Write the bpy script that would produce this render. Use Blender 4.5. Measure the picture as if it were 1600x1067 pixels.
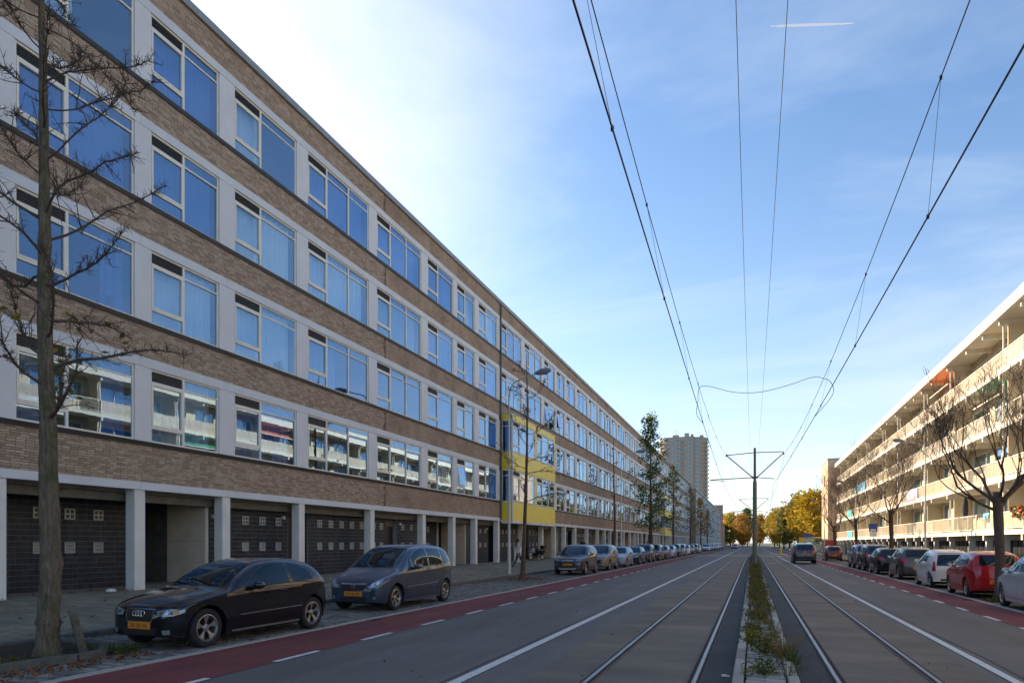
import bpy, bmesh, math, random
from mathutils import Vector, Matrix, Euler
from mathutils.bvhtree import BVHTree
from mathutils import geometry as mgeo

R = math.radians
for o in list(bpy.data.objects): bpy.data.objects.remove(o)
scene = bpy.context.scene
COL = scene.collection

# ---------------------------------------------------------------- camera
cam_d = bpy.data.cameras.new('camera'); cam = bpy.data.objects.new('camera', cam_d); COL.objects.link(cam)
cam.location = (0, 0, 1.75); cam.rotation_euler = (R(90), 0, R(19.88))
cam_d.sensor_width = 36.0; cam_d.lens = 23.4; cam_d.shift_y = 0.1966
cam_d.clip_start = 0.1; cam_d.clip_end = 20000
scene.camera = cam

# ---------------------------------------------------------------- sky, sun, exposure
SUN_AZ, SUN_EL = 62.0, 27.0          # degrees left of the street axis (+Y), degrees up
world = bpy.data.worlds.new('World'); scene.world = world; world.use_nodes = True
wt = world.node_tree; wt.nodes.clear()
def wn(t, **k):
    n = wt.nodes.new(t)
    for a, b in k.items(): setattr(n, a, b)
    return n
w_out = wn('ShaderNodeOutputWorld'); w_bg = wn('ShaderNodeBackground')
w_sky = wn('ShaderNodeTexSky'); w_sky.sky_type = 'NISHITA'; w_sky.sun_disc = False
w_sky.sun_elevation = R(SUN_EL); w_sky.sun_rotation = R(-SUN_AZ)
w_sky.altitude = 0; w_sky.air_density = 1.0; w_sky.dust_density = 0.55; w_sky.ozone_density = 2.2
# thin cirrus: direction projected on a high plane, stretched noise
w_tc = wn('ShaderNodeTexCoord'); w_sep = wn('ShaderNodeSeparateXYZ')
wt.links.new(w_tc.outputs['Generated'], w_sep.inputs[0])
w_z = wn('ShaderNodeMath', operation='MAXIMUM'); w_z.inputs[1].default_value = 0.03
wt.links.new(w_sep.outputs['Z'], w_z.inputs[0])
w_za = wn('ShaderNodeMath', operation='ADD'); w_za.inputs[1].default_value = 0.12
wt.links.new(w_z.outputs[0], w_za.inputs[0])
w_dx = wn('ShaderNodeMath', operation='DIVIDE'); w_dy = wn('ShaderNodeMath', operation='DIVIDE')
wt.links.new(w_sep.outputs['X'], w_dx.inputs[0]); wt.links.new(w_za.outputs[0], w_dx.inputs[1])
wt.links.new(w_sep.outputs['Y'], w_dy.inputs[0]); wt.links.new(w_za.outputs[0], w_dy.inputs[1])
w_cmb = wn('ShaderNodeCombineXYZ')
wt.links.new(w_dx.outputs[0], w_cmb.inputs[0]); wt.links.new(w_dy.outputs[0], w_cmb.inputs[1])
w_map = wn('ShaderNodeMapping'); w_map.inputs['Rotation'].default_value = (0, 0, R(35)); w_map.inputs['Scale'].default_value = (0.55, 0.95, 1)
wt.links.new(w_cmb.outputs[0], w_map.inputs[0])
w_n = wn('ShaderNodeTexNoise'); w_n.inputs['Scale'].default_value = 1.25; w_n.inputs['Detail'].default_value = 8; w_n.inputs['Roughness'].default_value = 0.58; w_n.inputs['Distortion'].default_value = 0.5
wt.links.new(w_map.outputs[0], w_n.inputs['Vector'])
w_r = wn('ShaderNodeValToRGB'); w_r.color_ramp.elements[0].position = 0.44; w_r.color_ramp.elements[0].color = (0, 0, 0, 1)
w_r.color_ramp.elements[1].position = 0.70; w_r.color_ramp.elements[1].color = (0.33, 0.33, 0.33, 1)
wt.links.new(w_n.outputs['Fac'], w_r.inputs[0])
# the veil shines where it is seen towards the sun (forward scattering of ice cloud)
sd = Vector((-math.sin(R(SUN_AZ)) * math.cos(R(SUN_EL)), math.cos(R(SUN_AZ)) * math.cos(R(SUN_EL)), math.sin(R(SUN_EL))))
w_dot = wn('ShaderNodeVectorMath', operation='DOT_PRODUCT'); w_dot.inputs[1].default_value = sd
wt.links.new(w_tc.outputs['Generated'], w_dot.inputs[0])
w_fs = wn('ShaderNodeMapRange'); w_fs.inputs['From Min'].default_value = 0.68; w_fs.inputs['From Max'].default_value = 1.0
w_fs.inputs['To Min'].default_value = 0.0; w_fs.inputs['To Max'].default_value = 1.0; w_fs.interpolation_type = 'SMOOTHSTEP'
wt.links.new(w_dot.outputs['Value'], w_fs.inputs['Value'])
w_cc = wn('ShaderNodeMixRGB'); w_cc.inputs[1].default_value = (5.2, 5.5, 5.9, 1); w_cc.inputs[2].default_value = (7.6, 7.5, 7.3, 1)
wt.links.new(w_fs.outputs[0], w_cc.inputs[0])
w_ad = wn('ShaderNodeMath', operation='MULTIPLY_ADD'); w_ad.inputs[1].default_value = 0.26; w_ad.use_clamp = True
wt.links.new(w_fs.outputs[0], w_ad.inputs[0]); wt.links.new(w_r.outputs[0], w_ad.inputs[2])
w_hs = wn('ShaderNodeHueSaturation'); w_hs.inputs['Saturation'].default_value = 1.12; wt.links.new(w_sky.outputs[0], w_hs.inputs['Color'])
w_mix = wn('ShaderNodeMixRGB')
# horizon haze: more air between the eye and the low sky
w_hz = wn('ShaderNodeMath', operation='SUBTRACT'); w_hz.inputs[0].default_value = 1.0; w_hz.use_clamp = True; wt.links.new(w_z.outputs[0], w_hz.inputs[1])
w_hp = wn('ShaderNodeMath', operation='POWER'); w_hp.inputs[1].default_value = 5.0; wt.links.new(w_hz.outputs[0], w_hp.inputs[0])
w_hm = wn('ShaderNodeMath', operation='MULTIPLY'); w_hm.inputs[1].default_value = 0.85; wt.links.new(w_hp.outputs[0], w_hm.inputs[0])
w_mh = wn('ShaderNodeMixRGB'); w_mh.inputs[2].default_value = (4.6, 4.75, 4.9, 1); wt.links.new(w_hm.outputs[0], w_mh.inputs[0]); wt.links.new(w_mix.outputs[0], w_mh.inputs[1])
wt.links.new(w_ad.outputs[0], w_mix.inputs[0]); wt.links.new(w_hs.outputs[0], w_mix.inputs[1]); wt.links.new(w_cc.outputs[0], w_mix.inputs[2])
w_bg.inputs['Strength'].default_value = 0.079
wt.links.new(w_mh.outputs[0], w_bg.inputs['Color']); wt.links.new(w_bg.outputs[0], w_out.inputs['Surface'])

sun_d = bpy.data.lights.new('sun', 'SUN'); sun = bpy.data.objects.new('sun', sun_d); COL.objects.link(sun)
sun_d.energy = 5.0; sun_d.angle = R(0.55); sun_d.color = (1.0, 0.81, 0.58)
sun.rotation_euler = (-sd).to_track_quat('-Z', 'Y').to_euler()
sun.location = (-40, 40, 60)

scene.view_settings.view_transform = 'Standard'; scene.view_settings.look = 'None'
scene.view_settings.exposure = 1.52; scene.view_settings.gamma = 1.0; scene.view_settings.use_curve_mapping = False

# ---------------------------------------------------------------- materials
def lin(r, g, b):
    f = lambda c: (c / 255 / 12.92) if c / 255 <= 0.04045 else ((c / 255 + 0.055) / 1.055) ** 2.4
    return (f(r), f(g), f(b))
MATS = {}
class NT:
    def __init__(s, name):
        s.m = bpy.data.materials.new(name); s.m.use_nodes = True; s.t = s.m.node_tree; s.t.nodes.clear()
        s.out = s.n('ShaderNodeOutputMaterial'); s.b = s.n('ShaderNodeBsdfPrincipled'); s.l(s.b.outputs[0], s.out.inputs['Surface'])
        MATS[name] = s.m
    def n(s, t, **k):
        n = s.t.nodes.new(t)
        for a, b in k.items(): setattr(n, a, b)
        return n
    def l(s, a, b): s.t.links.new(a, b)
    def coord(s, which='Object', scale=(1, 1, 1), rot=(0, 0, 0)):
        c = s.n('ShaderNodeTexCoord'); m = s.n('ShaderNodeMapping'); m.inputs['Scale'].default_value = scale; m.inputs['Rotation'].default_value = rot
        s.l(c.outputs[which], m.inputs[0]); return m.outputs[0]
    def noise(s, vec, scale, detail=4, rough=0.55):
        n = s.n('ShaderNodeTexNoise'); n.inputs['Scale'].default_value = scale; n.inputs['Detail'].default_value = detail; n.inputs['Roughness'].default_value = rough
        s.l(vec, n.inputs['Vector']); return n.outputs['Fac']
    def ramp(s, fac, stops):
        r = s.n('ShaderNodeValToRGB'); e = r.color_ramp.elements
        while len(e) < len(stops): e.new(0.5)
        for i, (p, c) in enumerate(stops):
            e[i].position = p; e[i].color = (c[0], c[1], c[2], 1)
        s.l(fac, r.inputs[0]); return r.outputs[0]
    def mix(s, fac, a, b, mode='MIX'):
        m = s.n('ShaderNodeMixRGB', blend_type=mode)
        for i, v in ((0, fac), (1, a), (2, b)):
            if isinstance(v, (int, float)): m.inputs[i].default_value = v
            elif isinstance(v, tuple): m.inputs[i].default_value = (v[0], v[1], v[2], 1)
            else: s.l(v, m.inputs[i])
        return m.outputs[0]
    def math(s, op, a, b=None):
        m = s.n('ShaderNodeMath', operation=op)
        for i, v in ((0, a), (1, b)):
            if v is None: continue
            if isinstance(v, (int, float)): m.inputs[i].default_value = v
            else: s.l(v, m.inputs[i])
        return m.outputs[0]
    def bump(s, h, strength=0.3, dist=0.02):
        b = s.n('ShaderNodeBump'); b.inputs['Strength'].default_value = strength; b.inputs['Distance'].default_value = dist
        s.l(h, b.inputs['Height']); s.l(b.outputs[0], s.b.inputs['Normal'])
    def set(s, **k):
        for a, v in k.items():
            key = {'color': 'Base Color', 'rough': 'Roughness', 'metal': 'Metallic', 'spec': 'Specular IOR Level', 'coat': 'Coat Weight', 'coatr': 'Coat Roughness', 'alpha': 'Alpha', 'ior': 'IOR', 'trans': 'Transmission Weight'}[a]
            if isinstance(v, (int, float)): s.b.inputs[key].default_value = v
            elif isinstance(v, tuple): s.b.inputs[key].default_value = (v[0], v[1], v[2], 1)
            else: s.l(v, s.b.inputs[key])
        return s

def plain(name, col, rough=0.6, metal=0.0, var=0.12, scale=3.0, bump=0.0, spec=0.5, coat=0.0):
    m = NT(name); v = m.coord()
    f = m.noise(v, scale, 6, 0.6)
    d = tuple(max(0, c * (1 - var)) for c in col); u = tuple(min(1, c * (1 + var)) for c in col)
    m.set(color=m.ramp(f, [(0.3, d), (0.7, u)]), rough=rough, metal=metal, spec=spec, coat=coat)
    if bump: m.bump(m.noise(v, scale * 12, 3), bump, 0.01)
    return m.m
def speckle(name, stops, big=0.4, fine=60, rough=0.85, bump=0.25, streak=None):
    m = NT(name); v = m.coord()
    f1 = m.noise(v, big, 5, 0.6); f2 = m.noise(v, fine, 2, 0.7)
    f = m.math('ADD', m.math('MULTIPLY', f1, 0.62), m.math('MULTIPLY', f2, 0.38))
    if streak:
        f3 = m.noise(m.coord('Object', streak), 1.0, 4, 0.6)
        f = m.math('ADD', m.math('MULTIPLY', f, 0.6), m.math('MULTIPLY', f3, 0.4))
    m.set(color=m.ramp(f, stops), rough=rough, spec=0.3); m.bump(f2, bump, 0.006); return m.m

# ground
speckle('asphalt', [(0.30, (0.078, 0.071, 0.065)), (0.5, (0.125, 0.115, 0.106)), (0.70, (0.19, 0.174, 0.159))], 0.35, 85, 0.72, 0.4, (1.7, 0.07, 1))
speckle('tram_asphalt', [(0.32, (0.085, 0.072, 0.060)), (0.5, (0.155, 0.129, 0.101)), (0.68, (0.25, 0.202, 0.152))], 0.5, 80, 0.8, 0.45, (0.18, 1.1, 1))
speckle('new_asphalt', [(0.36, (0.020, 0.022, 0.026)), (0.66, (0.048, 0.050, 0.055))], 0.8, 90, 0.78, 0.35)
speckle('red_asphalt', [(0.30, (0.085, 0.026, 0.027)), (0.5, (0.17, 0.043, 0.043)), (0.72, (0.26, 0.085, 0.078))], 0.7, 90, 0.8, 0.35, (2.2, 0.12, 1))
speckle('joint_sand', [(0.3, (0.05, 0.044, 0.034)), (0.7, (0.11, 0.098, 0.08))], 2, 60)
speckle('soil', [(0.3, (0.018, 0.013, 0.009)), (0.7, (0.06, 0.044, 0.03))], 3, 40, 0.95, 0.6)
speckle('far_ground', [(0.3, (0.05, 0.055, 0.04)), (0.7, (0.10, 0.10, 0.075))], 0.1, 10)
def worn_paint(name, col, under=(0.06, 0.06, 0.062)):
    m = NT(name); v = m.coord(); f = m.noise(v, 9, 6, 0.7); g = m.noise(v, 120, 2, 0.6)
    w = m.ramp(m.math('ADD', m.math('MULTIPLY', f, 0.7), m.math('MULTIPLY', g, 0.3)), [(0.33, (0, 0, 0)), (0.46, (1, 1, 1))])
    m.set(color=m.mix(w, under, col), rough=0.7, spec=0.3); m.bump(g, 0.2, 0.004)
worn_paint('white_paint', (0.62, 0.62, 0.60)); worn_paint('kerb_line', (0.36, 0.35, 0.33), (0.16, 0.155, 0.145))
def random_stone(name, stops, rough=0.8, bump=0.3, attr=True, fine=45):
    m = NT(name); v = m.coord()
    if attr:
        a = m.n('ShaderNodeAttribute'); a.attribute_name = 'rnd'; r = a.outputs['Fac']
    else:
        r = m.n('ShaderNodeObjectInfo').outputs['Random']
    f = m.noise(v, fine, 3, 0.6); big = m.noise(m.coord('Object', (1, 1, 1)) if attr else v, 1.3, 3)
    x = m.math('ADD', m.math('MULTIPLY', r, 0.55), m.math('ADD', m.math('MULTIPLY', f, 0.25), m.math('MULTIPLY', big, 0.2)))
    m.set(color=m.ramp(x, stops), rough=rough, spec=0.3); m.bump(f, bump, 0.006)
BR = [(0.2, (0.27, 0.196, 0.143)), (0.45, (0.37, 0.276, 0.202)), (0.62, (0.42, 0.322, 0.24)), (0.85, (0.49, 0.395, 0.30))]
random_stone('brick_field', BR); random_stone('brick_single', BR, attr=False)
CB = [(0.2, (0.10, 0.096, 0.09)), (0.5, (0.18, 0.172, 0.16)), (0.85, (0.30, 0.28, 0.25))]
random_stone('clinker_field', CB); random_stone('clinker_single', CB, attr=False)
TB = [(0.2, (0.010, 0.014, 0.024)), (0.6, (0.019, 0.025, 0.040)), (0.9, (0.040, 0.046, 0.062))]
random_stone('tile_field', TB, 0.5, 0.08); random_stone('tile_single', TB, 0.5, 0.08, attr=False)
KB = [(0.2, (0.20, 0.185, 0.16)), (0.5, (0.30, 0.28, 0.25)), (0.85, (0.40, 0.38, 0.34))]
random_stone('kerb_stone', KB, attr=False); random_stone('paver_field', KB); random_stone('paver_single', KB, attr=False)
def grid_mat(name, ax, bw, bh, c1, c2, mortar, ms=0.012, rough=0.85, off=0.5, bump=0.4):
    # far brick or paving: pieces under 10 px, drawn by the material
    m = NT(name); c = m.n('ShaderNodeTexCoord'); s = m.n('ShaderNodeSeparateXYZ'); q = m.n('ShaderNodeCombineXYZ')
    m.l(c.outputs['Object'], s.inputs[0]); m.l(s.outputs[ax[0]], q.inputs[0]); m.l(s.outputs[ax[1]], q.inputs[1])
    b = m.n('ShaderNodeTexBrick'); b.offset = off; b.inputs['Scale'].default_value = 1; b.inputs['Brick Width'].default_value = bw; b.inputs['Row Height'].default_value = bh
    b.inputs['Mortar Size'].default_value = ms; b.inputs['Mortar Smooth'].default_value = 0.2; b.inputs['Bias'].default_value = 0
    for k, v in (('Color1', c1), ('Color2', c2), ('Mortar', mortar)): b.inputs[k].default_value = (*v, 1)
    m.l(q.outputs[0], b.inputs['Vector'])
    f = m.noise(m.coord(), 0.9, 6, 0.65)
    col = m.mix(0.55, b.outputs['Color'], m.ramp(f, [(0.25, (0.25, 0.25, 0.25)), (0.75, (0.85, 0.85, 0.85))]), 'OVERLAY')
    m.set(color=col, rough=rough, spec=0.25); m.bump(m.math('SUBTRACT', 1.0, b.outputs['Fac']), bump, 0.008)
grid_mat('brick_far', ('Y', 'Z'), 0.22, 0.065, (0.30, 0.214, 0.152), (0.40, 0.299, 0.218), (0.15, 0.104, 0.075), 0.008)
grid_mat('brick_end', ('X', 'Z'), 0.22, 0.065, (0.30, 0.214, 0.152), (0.40, 0.299, 0.218), (0.15, 0.104, 0.075), 0.008)
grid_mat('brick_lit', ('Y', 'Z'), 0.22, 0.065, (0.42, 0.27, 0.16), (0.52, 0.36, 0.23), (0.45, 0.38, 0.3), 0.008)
grid_mat('tile_far', ('Y', 'Z'), 0.15, 0.15, (0.012, 0.016, 0.028), (0.022, 0.026, 0.042), (0.11, 0.115, 0.12), 0.006, 0.5, 0.0, 0.2)
grid_mat('sidewalk_paving', ('X', 'Y'), 0.30, 0.30, (0.19, 0.168, 0.122), (0.265, 0.235, 0.172), (0.095, 0.09, 0.055), 0.008, 0.9, 0.5, 0.3)
grid_mat('clinker_far', ('X', 'Y'), 0.21, 0.105, (0.10, 0.098, 0.092), (0.17, 0.165, 0.15), (0.06, 0.055, 0.045), 0.008)
# building
plain('mortar', (0.13, 0.088, 0.066), 0.95, var=0.2, scale=6)
plain('grout', (0.24, 0.245, 0.245), 0.9, var=0.2, scale=6)
plain('pale_panel', (0.61, 0.61, 0.63), 0.55, var=0.05, scale=1.2)
plain('column_paint', (0.66, 0.65, 0.62), 0.7, var=0.10, scale=1.6, bump=0.05)
plain('beam_paint', (0.58, 0.60, 0.635), 0.6, var=0.07, scale=1.1)
plain('cream_frame', (0.74, 0.70, 0.61), 0.5, var=0.06)
plain('white_frame', (0.68, 0.68, 0.66), 0.5, var=0.05)
plain('black_sill', (0.018, 0.018, 0.02), 0.5)
plain('vent_dark', (0.022, 0.024, 0.03), 0.6)
plain('roof_coping', (0.24, 0.25, 0.27), 0.5, var=0.1)
plain('roof_felt', (0.06, 0.06, 0.062), 0.9)
plain('room_wall', (0.07, 0.068, 0.066), 0.9)
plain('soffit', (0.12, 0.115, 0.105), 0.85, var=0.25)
plain('yellow_panel', (0.76, 0.60, 0.06), 0.42, var=0.05, scale=0.8)
plain('blue_panel', (0.16, 0.34, 0.42), 0.45, var=0.05)
plain('beige_stone', (0.54, 0.46, 0.37), 0.8, var=0.12, scale=2.5, bump=0.1)
plain('door_dark', (0.016, 0.017, 0.02), 0.35)
plain('grille_frame', (0.40, 0.42, 0.40), 0.5, var=0.1)
plain('drain_green', (0.07, 0.10, 0.09), 0.5)
plain('white_letter', (0.75, 0.75, 0.72), 0.5)
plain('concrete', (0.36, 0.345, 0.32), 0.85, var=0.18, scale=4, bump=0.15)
plain('concrete_dark', (0.10, 0.095, 0.085), 0.9, var=0.3, scale=5, bump=0.25)
plain('cream_wall', (0.58, 0.485, 0.32), 0.8, var=0.08, scale=0.8)
plain('white_slab', (0.66, 0.61, 0.52), 0.7, var=0.07, scale=0.7)
plain('cream_ceiling', (0.68, 0.62, 0.50), 0.85, var=0.06)
for k, c in enumerate([(0.66, 0.54, 0.39), (0.64, 0.48, 0.36), (0.70, 0.60, 0.45), (0.56, 0.43, 0.29), (0.64, 0.56, 0.47), (0.50, 0.32, 0.16)]):
    m = NT('parapet_%d' % k); v = m.coord('Object', (1, 6, 0.5)); f = m.noise(v, 2.5, 5, 0.7)
    m.set(color=m.ramp(f, [(0.3, tuple(x * 0.74 for x in c)), (0.7, tuple(x * 1.15 for x in c))]), rough=0.65)
plain('rail_bar', (0.70, 0.65, 0.54), 0.5)
def glass(name, lo, hi, blend=0.35, tint=(0.80, 0.84, 0.84), dark=None, ior=None):
    m = NT(name); t = m.t; t.nodes.remove(m.b)
    lw = m.n('ShaderNodeLayerWeight'); lw.inputs['Blend'].default_value = blend
    mr = m.n('ShaderNodeMapRange'); mr.inputs['To Min'].default_value = lo; mr.inputs['To Max'].default_value = hi; m.l(lw.outputs['Facing'], mr.inputs['Value'])
    if ior:
        fr = m.n('ShaderNodeFresnel'); fr.inputs['IOR'].default_value = ior; mr.inputs['To Min'].default_value = 0; mr.inputs['To Max'].default_value = 1; m.l(fr.outputs[0], mr.inputs['Value'])
    g = m.n('ShaderNodeBsdfGlossy'); g.inputs['Roughness'].default_value = 0.0; g.inputs['Color'].default_value = (0.56, 0.75, 0.95, 1)
    bp = m.n('ShaderNodeBump'); bp.inputs['Strength'].default_value = 0.012; bp.inputs['Distance'].default_value = 0.05
    gp = m.n('ShaderNodeNewGeometry'); m.l(m.noise(gp.outputs['Position'], 1.3, 2), bp.inputs['Height']); m.l(bp.outputs[0], g.inputs['Normal'])
    if dark:
        tr = m.n('ShaderNodeBsdfDiffuse'); tr.inputs['Color'].default_value = (*dark, 1)
    else:
        tr = m.n('ShaderNodeBsdfTransparent'); tr.inputs['Color'].default_value = (*tint, 1)
    mx = m.n('ShaderNodeMixShader'); m.l(mr.outputs[0], mx.inputs[0]); m.l(tr.outputs[0], mx.inputs[1]); m.l(g.outputs[0], mx.inputs[2])
    m.l(mx.outputs[0], m.out.inputs['Surface'])
glass('window_glass', 0.10, 0.94, 0.27, (0.48, 0.64, 0.84))
glass('window_glass_clear', 0.07, 0.92, 0.24, (0.82, 0.90, 0.96))
glass('gallery_glass', 0.10, 0.8, 0.4, (0.7, 0.75, 0.75))
glass('tower_glass', 0.18, 0.7, 0.4, dark=(0.03, 0.04, 0.05))
for k, c in enumerate([(0.78, 0.80, 0.82), (0.66, 0.72, 0.76), (0.82, 0.80, 0.72), (0.40, 0.46, 0.52)]):
    plain('curtain_%d' % k, c, 0.9, var=0.06)

# ---------------------------------------------------------------- mesh building
class MB:
    def __init__(s): s.v = []; s.f = []; s.a = None
    def quad(s, a, b, c, d):
        i = len(s.v); s.v += [tuple(a), tuple(b), tuple(c), tuple(d)]; s.f.append((i, i + 1, i + 2, i + 3)); return s
    def box(s, x0, x1, y0, y1, z0, z1):
        i = len(s.v)
        s.v += [(x0, y0, z0), (x1, y0, z0), (x1, y1, z0), (x0, y1, z0), (x0, y0, z1), (x1, y0, z1), (x1, y1, z1), (x0, y1, z1)]
        for q in ((0, 3, 2, 1), (4, 5, 6, 7), (0, 1, 5, 4), (1, 2, 6, 5), (2, 3, 7, 6), (3, 0, 4, 7)): s.f.append(tuple(i + k for k in q))
        return s
    def prism(s, pts, axis, a, b):
        # polygon pts (2D) extruded along axis from a to b; 2D = the other two axes in order
        n = len(pts); i = len(s.v)
        for t in (a, b):
            for p in pts:
                q = list(p); q.insert(axis, t); s.v.append(tuple(q))
        s.f.append(tuple(range(i + n - 1, i - 1, -1))); s.f.append(tuple(range(i + n, i + 2 * n)))
        for k in range(n): s.f.append((i + k, i + (k + 1) % n, i + n + (k + 1) % n, i + n + k))
        return s
    def tube(s, pts, rad, n=6, cap=True):
        pts = [Vector(p) for p in pts]; m = len(pts)
        rs = rad if isinstance(rad, (list, tuple)) else [rad] * m
        base = len(s.v); up = None
        for k, p in enumerate(pts):
            d = (pts[min(k + 1, m - 1)] - pts[max(k - 1, 0)])
            d = d.normalized() if d.length > 1e-9 else Vector((0, 0, 1))
            if up is None:
                up = Vector((0, 0, 1)) if abs(d.z) < 0.9 else Vector((1, 0, 0))
            x = up - d * up.dot(d)
            if x.length < 1e-5: x = Vector((1, 0, 0)) - d * d.x
            x.normalize(); y = d.cross(x); up = x
            for j in range(n):
                a = 2 * math.pi * j / n
                s.v.append(tuple(p + (x * math.cos(a) + y * math.sin(a)) * rs[k]))
        for k in range(m - 1):
            for j in range(n):
                a = base + k * n + j; b = base + k * n + (j + 1) % n
                s.f.append((a, b, b + n, a + n))
        if cap and n > 2:
            s.f.append(tuple(base + j for j in range(n - 1, -1, -1))); s.f.append(tuple(base + (m - 1) * n + j for j in range(n)))
        return s
    def lathe(s, prof, center=(0, 0, 0), axis=2, n=20):
        # prof: (radius, height) list
        base = len(s.v); m = len(prof)
        for (r, h) in prof:
            for j in range(n):
                a = 2 * math.pi * j / n; p = [r * math.cos(a), r * math.sin(a)]; p.insert(axis, h)
                s.v.append((p[0] + center[0], p[1] + center[1], p[2] + center[2]))
        for k in range(m - 1):
            for j in range(n):
                a = base + k * n + j; b = base + k * n + (j + 1) % n
                s.f.append((a, b, b + n, a + n))
        return s
    def mesh(s, name, mat=None, smooth=False, sharp=None, attr=None):
        me = bpy.data.meshes.new(name); me.from_pydata(s.v, [], s.f); me.update()
        if mat: me.materials.append(MATS[mat] if isinstance(mat, str) else mat)
        if smooth:
            me.shade_smooth()
            if sharp: me.set_sharp_from_angle(angle=R(sharp))
        if attr is not None:
            at = me.attributes.new('rnd', 'FLOAT', 'FACE'); at.data.foreach_set('value', attr)
        return me
    def obj(s, name, mat, parent=None, loc=(0, 0, 0), rot=(0, 0, 0), **k):
        return put(name, s.mesh(name, mat, **k), parent, loc, rot)
def put(name, me, parent=None, loc=(0, 0, 0), rot=(0, 0, 0), scale=None):
    o = bpy.data.objects.new(name, me); COL.objects.link(o); o.location = loc; o.rotation_euler = rot
    if scale is not None: o.scale = scale
    if parent: adopt(o, parent)
    return o
CH = {}
def adopt(o, parent):
    o.parent = parent; CH.setdefault(parent.name, []).append(o)
def tag(o, label=None, cat=None, group=None, kind=None):
    if label: o['label'] = label
    if cat: o['category'] = cat
    if group: o['group'] = group
    if kind: o['kind'] = kind
    return o
def empty(name, loc=(0, 0, 0), rz=0, label=None, cat=None, group=None, kind=None):
    o = bpy.data.objects.new(name, None); COL.objects.link(o); o.location = loc; o.rotation_euler = (0, 0, rz); o.empty_display_size = 0.2
    return tag(o, label, cat, group, kind)
def copy_tree(o, parent=None):
    c = o.copy(); COL.objects.link(c); c.parent = None
    if parent: adopt(c, parent)
    for ch in CH.get(o.name, []): copy_tree(ch, c)
    return c
def field(cells, depth_axis, mat, name, parent, seed=1):
    """many small blocks joined in one mesh; cells = (x0,x1,y0,y1,z0,z1), face attribute rnd per block"""
    rnd = random.Random(seed); mb = MB(); at = []
    for c in cells:
        mb.box(*c); r = rnd.random(); at += [r] * 6
    o = put(name, mb.mesh(name, mat, attr=at), parent); o['kind'] = 'stuff'; return o
# ================================================================= GROUND
rg = random.Random(11)
def sheet(name, mat, x0, x1, y0, y1, z, parent=None, kind='structure', nx=1, ny=1):
    mb = MB()
    for i in range(nx):
        for j in range(ny):
            a, b = x0 + (x1 - x0) * i / nx, x0 + (x1 - x0) * (i + 1) / nx; c, d = y0 + (y1 - y0) * j / ny, y0 + (y1 - y0) * (j + 1) / ny
            mb.quad((a, c, z), (b, c, z), (b, d, z), (a, d, z))
    o = mb.obj(name, mat, parent)
    if kind and not parent: o['kind'] = kind
    return o
sheet('ground', 'far_ground', -4000, 4000, -3000, 6000, -0.05)
road = sheet('road', 'asphalt', -8.2, 6.32, -20, 900, 0.0)
tram_bed = sheet('tram_track_bed', 'tram_asphalt', -2.75, -0.23, -20, 700, 0.004)
sheet('surface', 'tram_asphalt', 1.0, 2.85, -20, 700, 0.004, tram_bed)
sheet('patch', 'new_asphalt', 0.53, 1.0, -20, 92, 0.004, tram_bed)
sheet('patch', 'new_asphalt', -0.62, -0.23, -20, 92, 0.008, tram_bed)
cyc_l = sheet('cycle_path', 'red_asphalt', -8.2, -6.6, -20, 300, 0.006)
cyc_r = sheet('cycle_path', 'red_asphalt', 5.2, 6.32, -20, 300, 0.006)
strip = sheet('pale_road_strip', 'concrete', -9.5, 9.5, 95, 98.2, 0.012)  # pale concrete-coloured strip lying flat across the whole road
# painted markings: parts of the road
def line(name, x0, x1, y0, y1, z=0.011): return sheet(name, 'white_paint', x0, x1, y0, y1, z, road)
y = -6.0
while y < 93:
    n = 6.0 + rg.random() * 0.05
    line('lane_line', -3.58, -3.43, y, y + n - 0.012); line('lane_line', 3.05, 3.17, y, y + n - 0.012); y += n
for y0, y1 in ((99, 140), (145, 230)):
    line('lane_line', -3.58, -3.43, y0, y1); line('lane_line', 3.05, 3.17, y0, y1)
y = 1.05
while y < 94:
    line('lane_dash', -6.66, -6.55, y, y + 1.05); line('lane_dash', 5.15, 5.26, y + 0.5, y + 1.5); y += 2.32
line('stop_mark', 1.3, 2.0, 62, 62.5, 0.012)
m = NT('rail_steel'); f = m.noise(m.coord('Object', (30, 0.6, 1)), 3, 4); m.set(color=m.ramp(f, [(0.3, (0.16, 0.155, 0.16)), (0.7, (0.36, 0.355, 0.37))]), metal=1.0, rough=0.42)
plain('groove_black', (0.008, 0.008, 0.008), 0.9); plain('rail_rust', (0.11, 0.065, 0.05), 0.7, var=0.3, scale=8)
plain('bitumen', (0.022, 0.022, 0.024), 0.6, var=0.4, scale=20)
def crack(pts, w, z=0.0095):
    mb = MB()
    for (a, b) in zip(pts, pts[1:]):
        a, b = Vector((*a, z)), Vector((*b, z)); d = (b - a).normalized(); o = Vector((-d.y, d.x, 0)) * w * rg.uniform(.5, 1.2); mb.quad(a - o, b - o, b + o, a + o)
    mb.obj('sealed_crack', 'bitumen', road)
crack([(-3.66 + rg.uniform(-.012, .012), yy * 1.5) for yy in range(2, 60)], 0.018)
crack([(3.30 + rg.uniform(-.02, .02), yy * 1.5) for yy in range(4, 60)], 0.012)
for x0, y0, n in ((-5.2, 12, 9), (-4.4, 19, 12), (4.1, 17, 8), (-5.9, 26, 10), (-2.3, 13, 3)):
    p = [(x0, y0)]
    for i in range(n): p.append((p[-1][0] + rg.uniform(-.16, .16), p[-1][1] + rg.uniform(.25, .6)))
    crack(p, 0.006)
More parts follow.
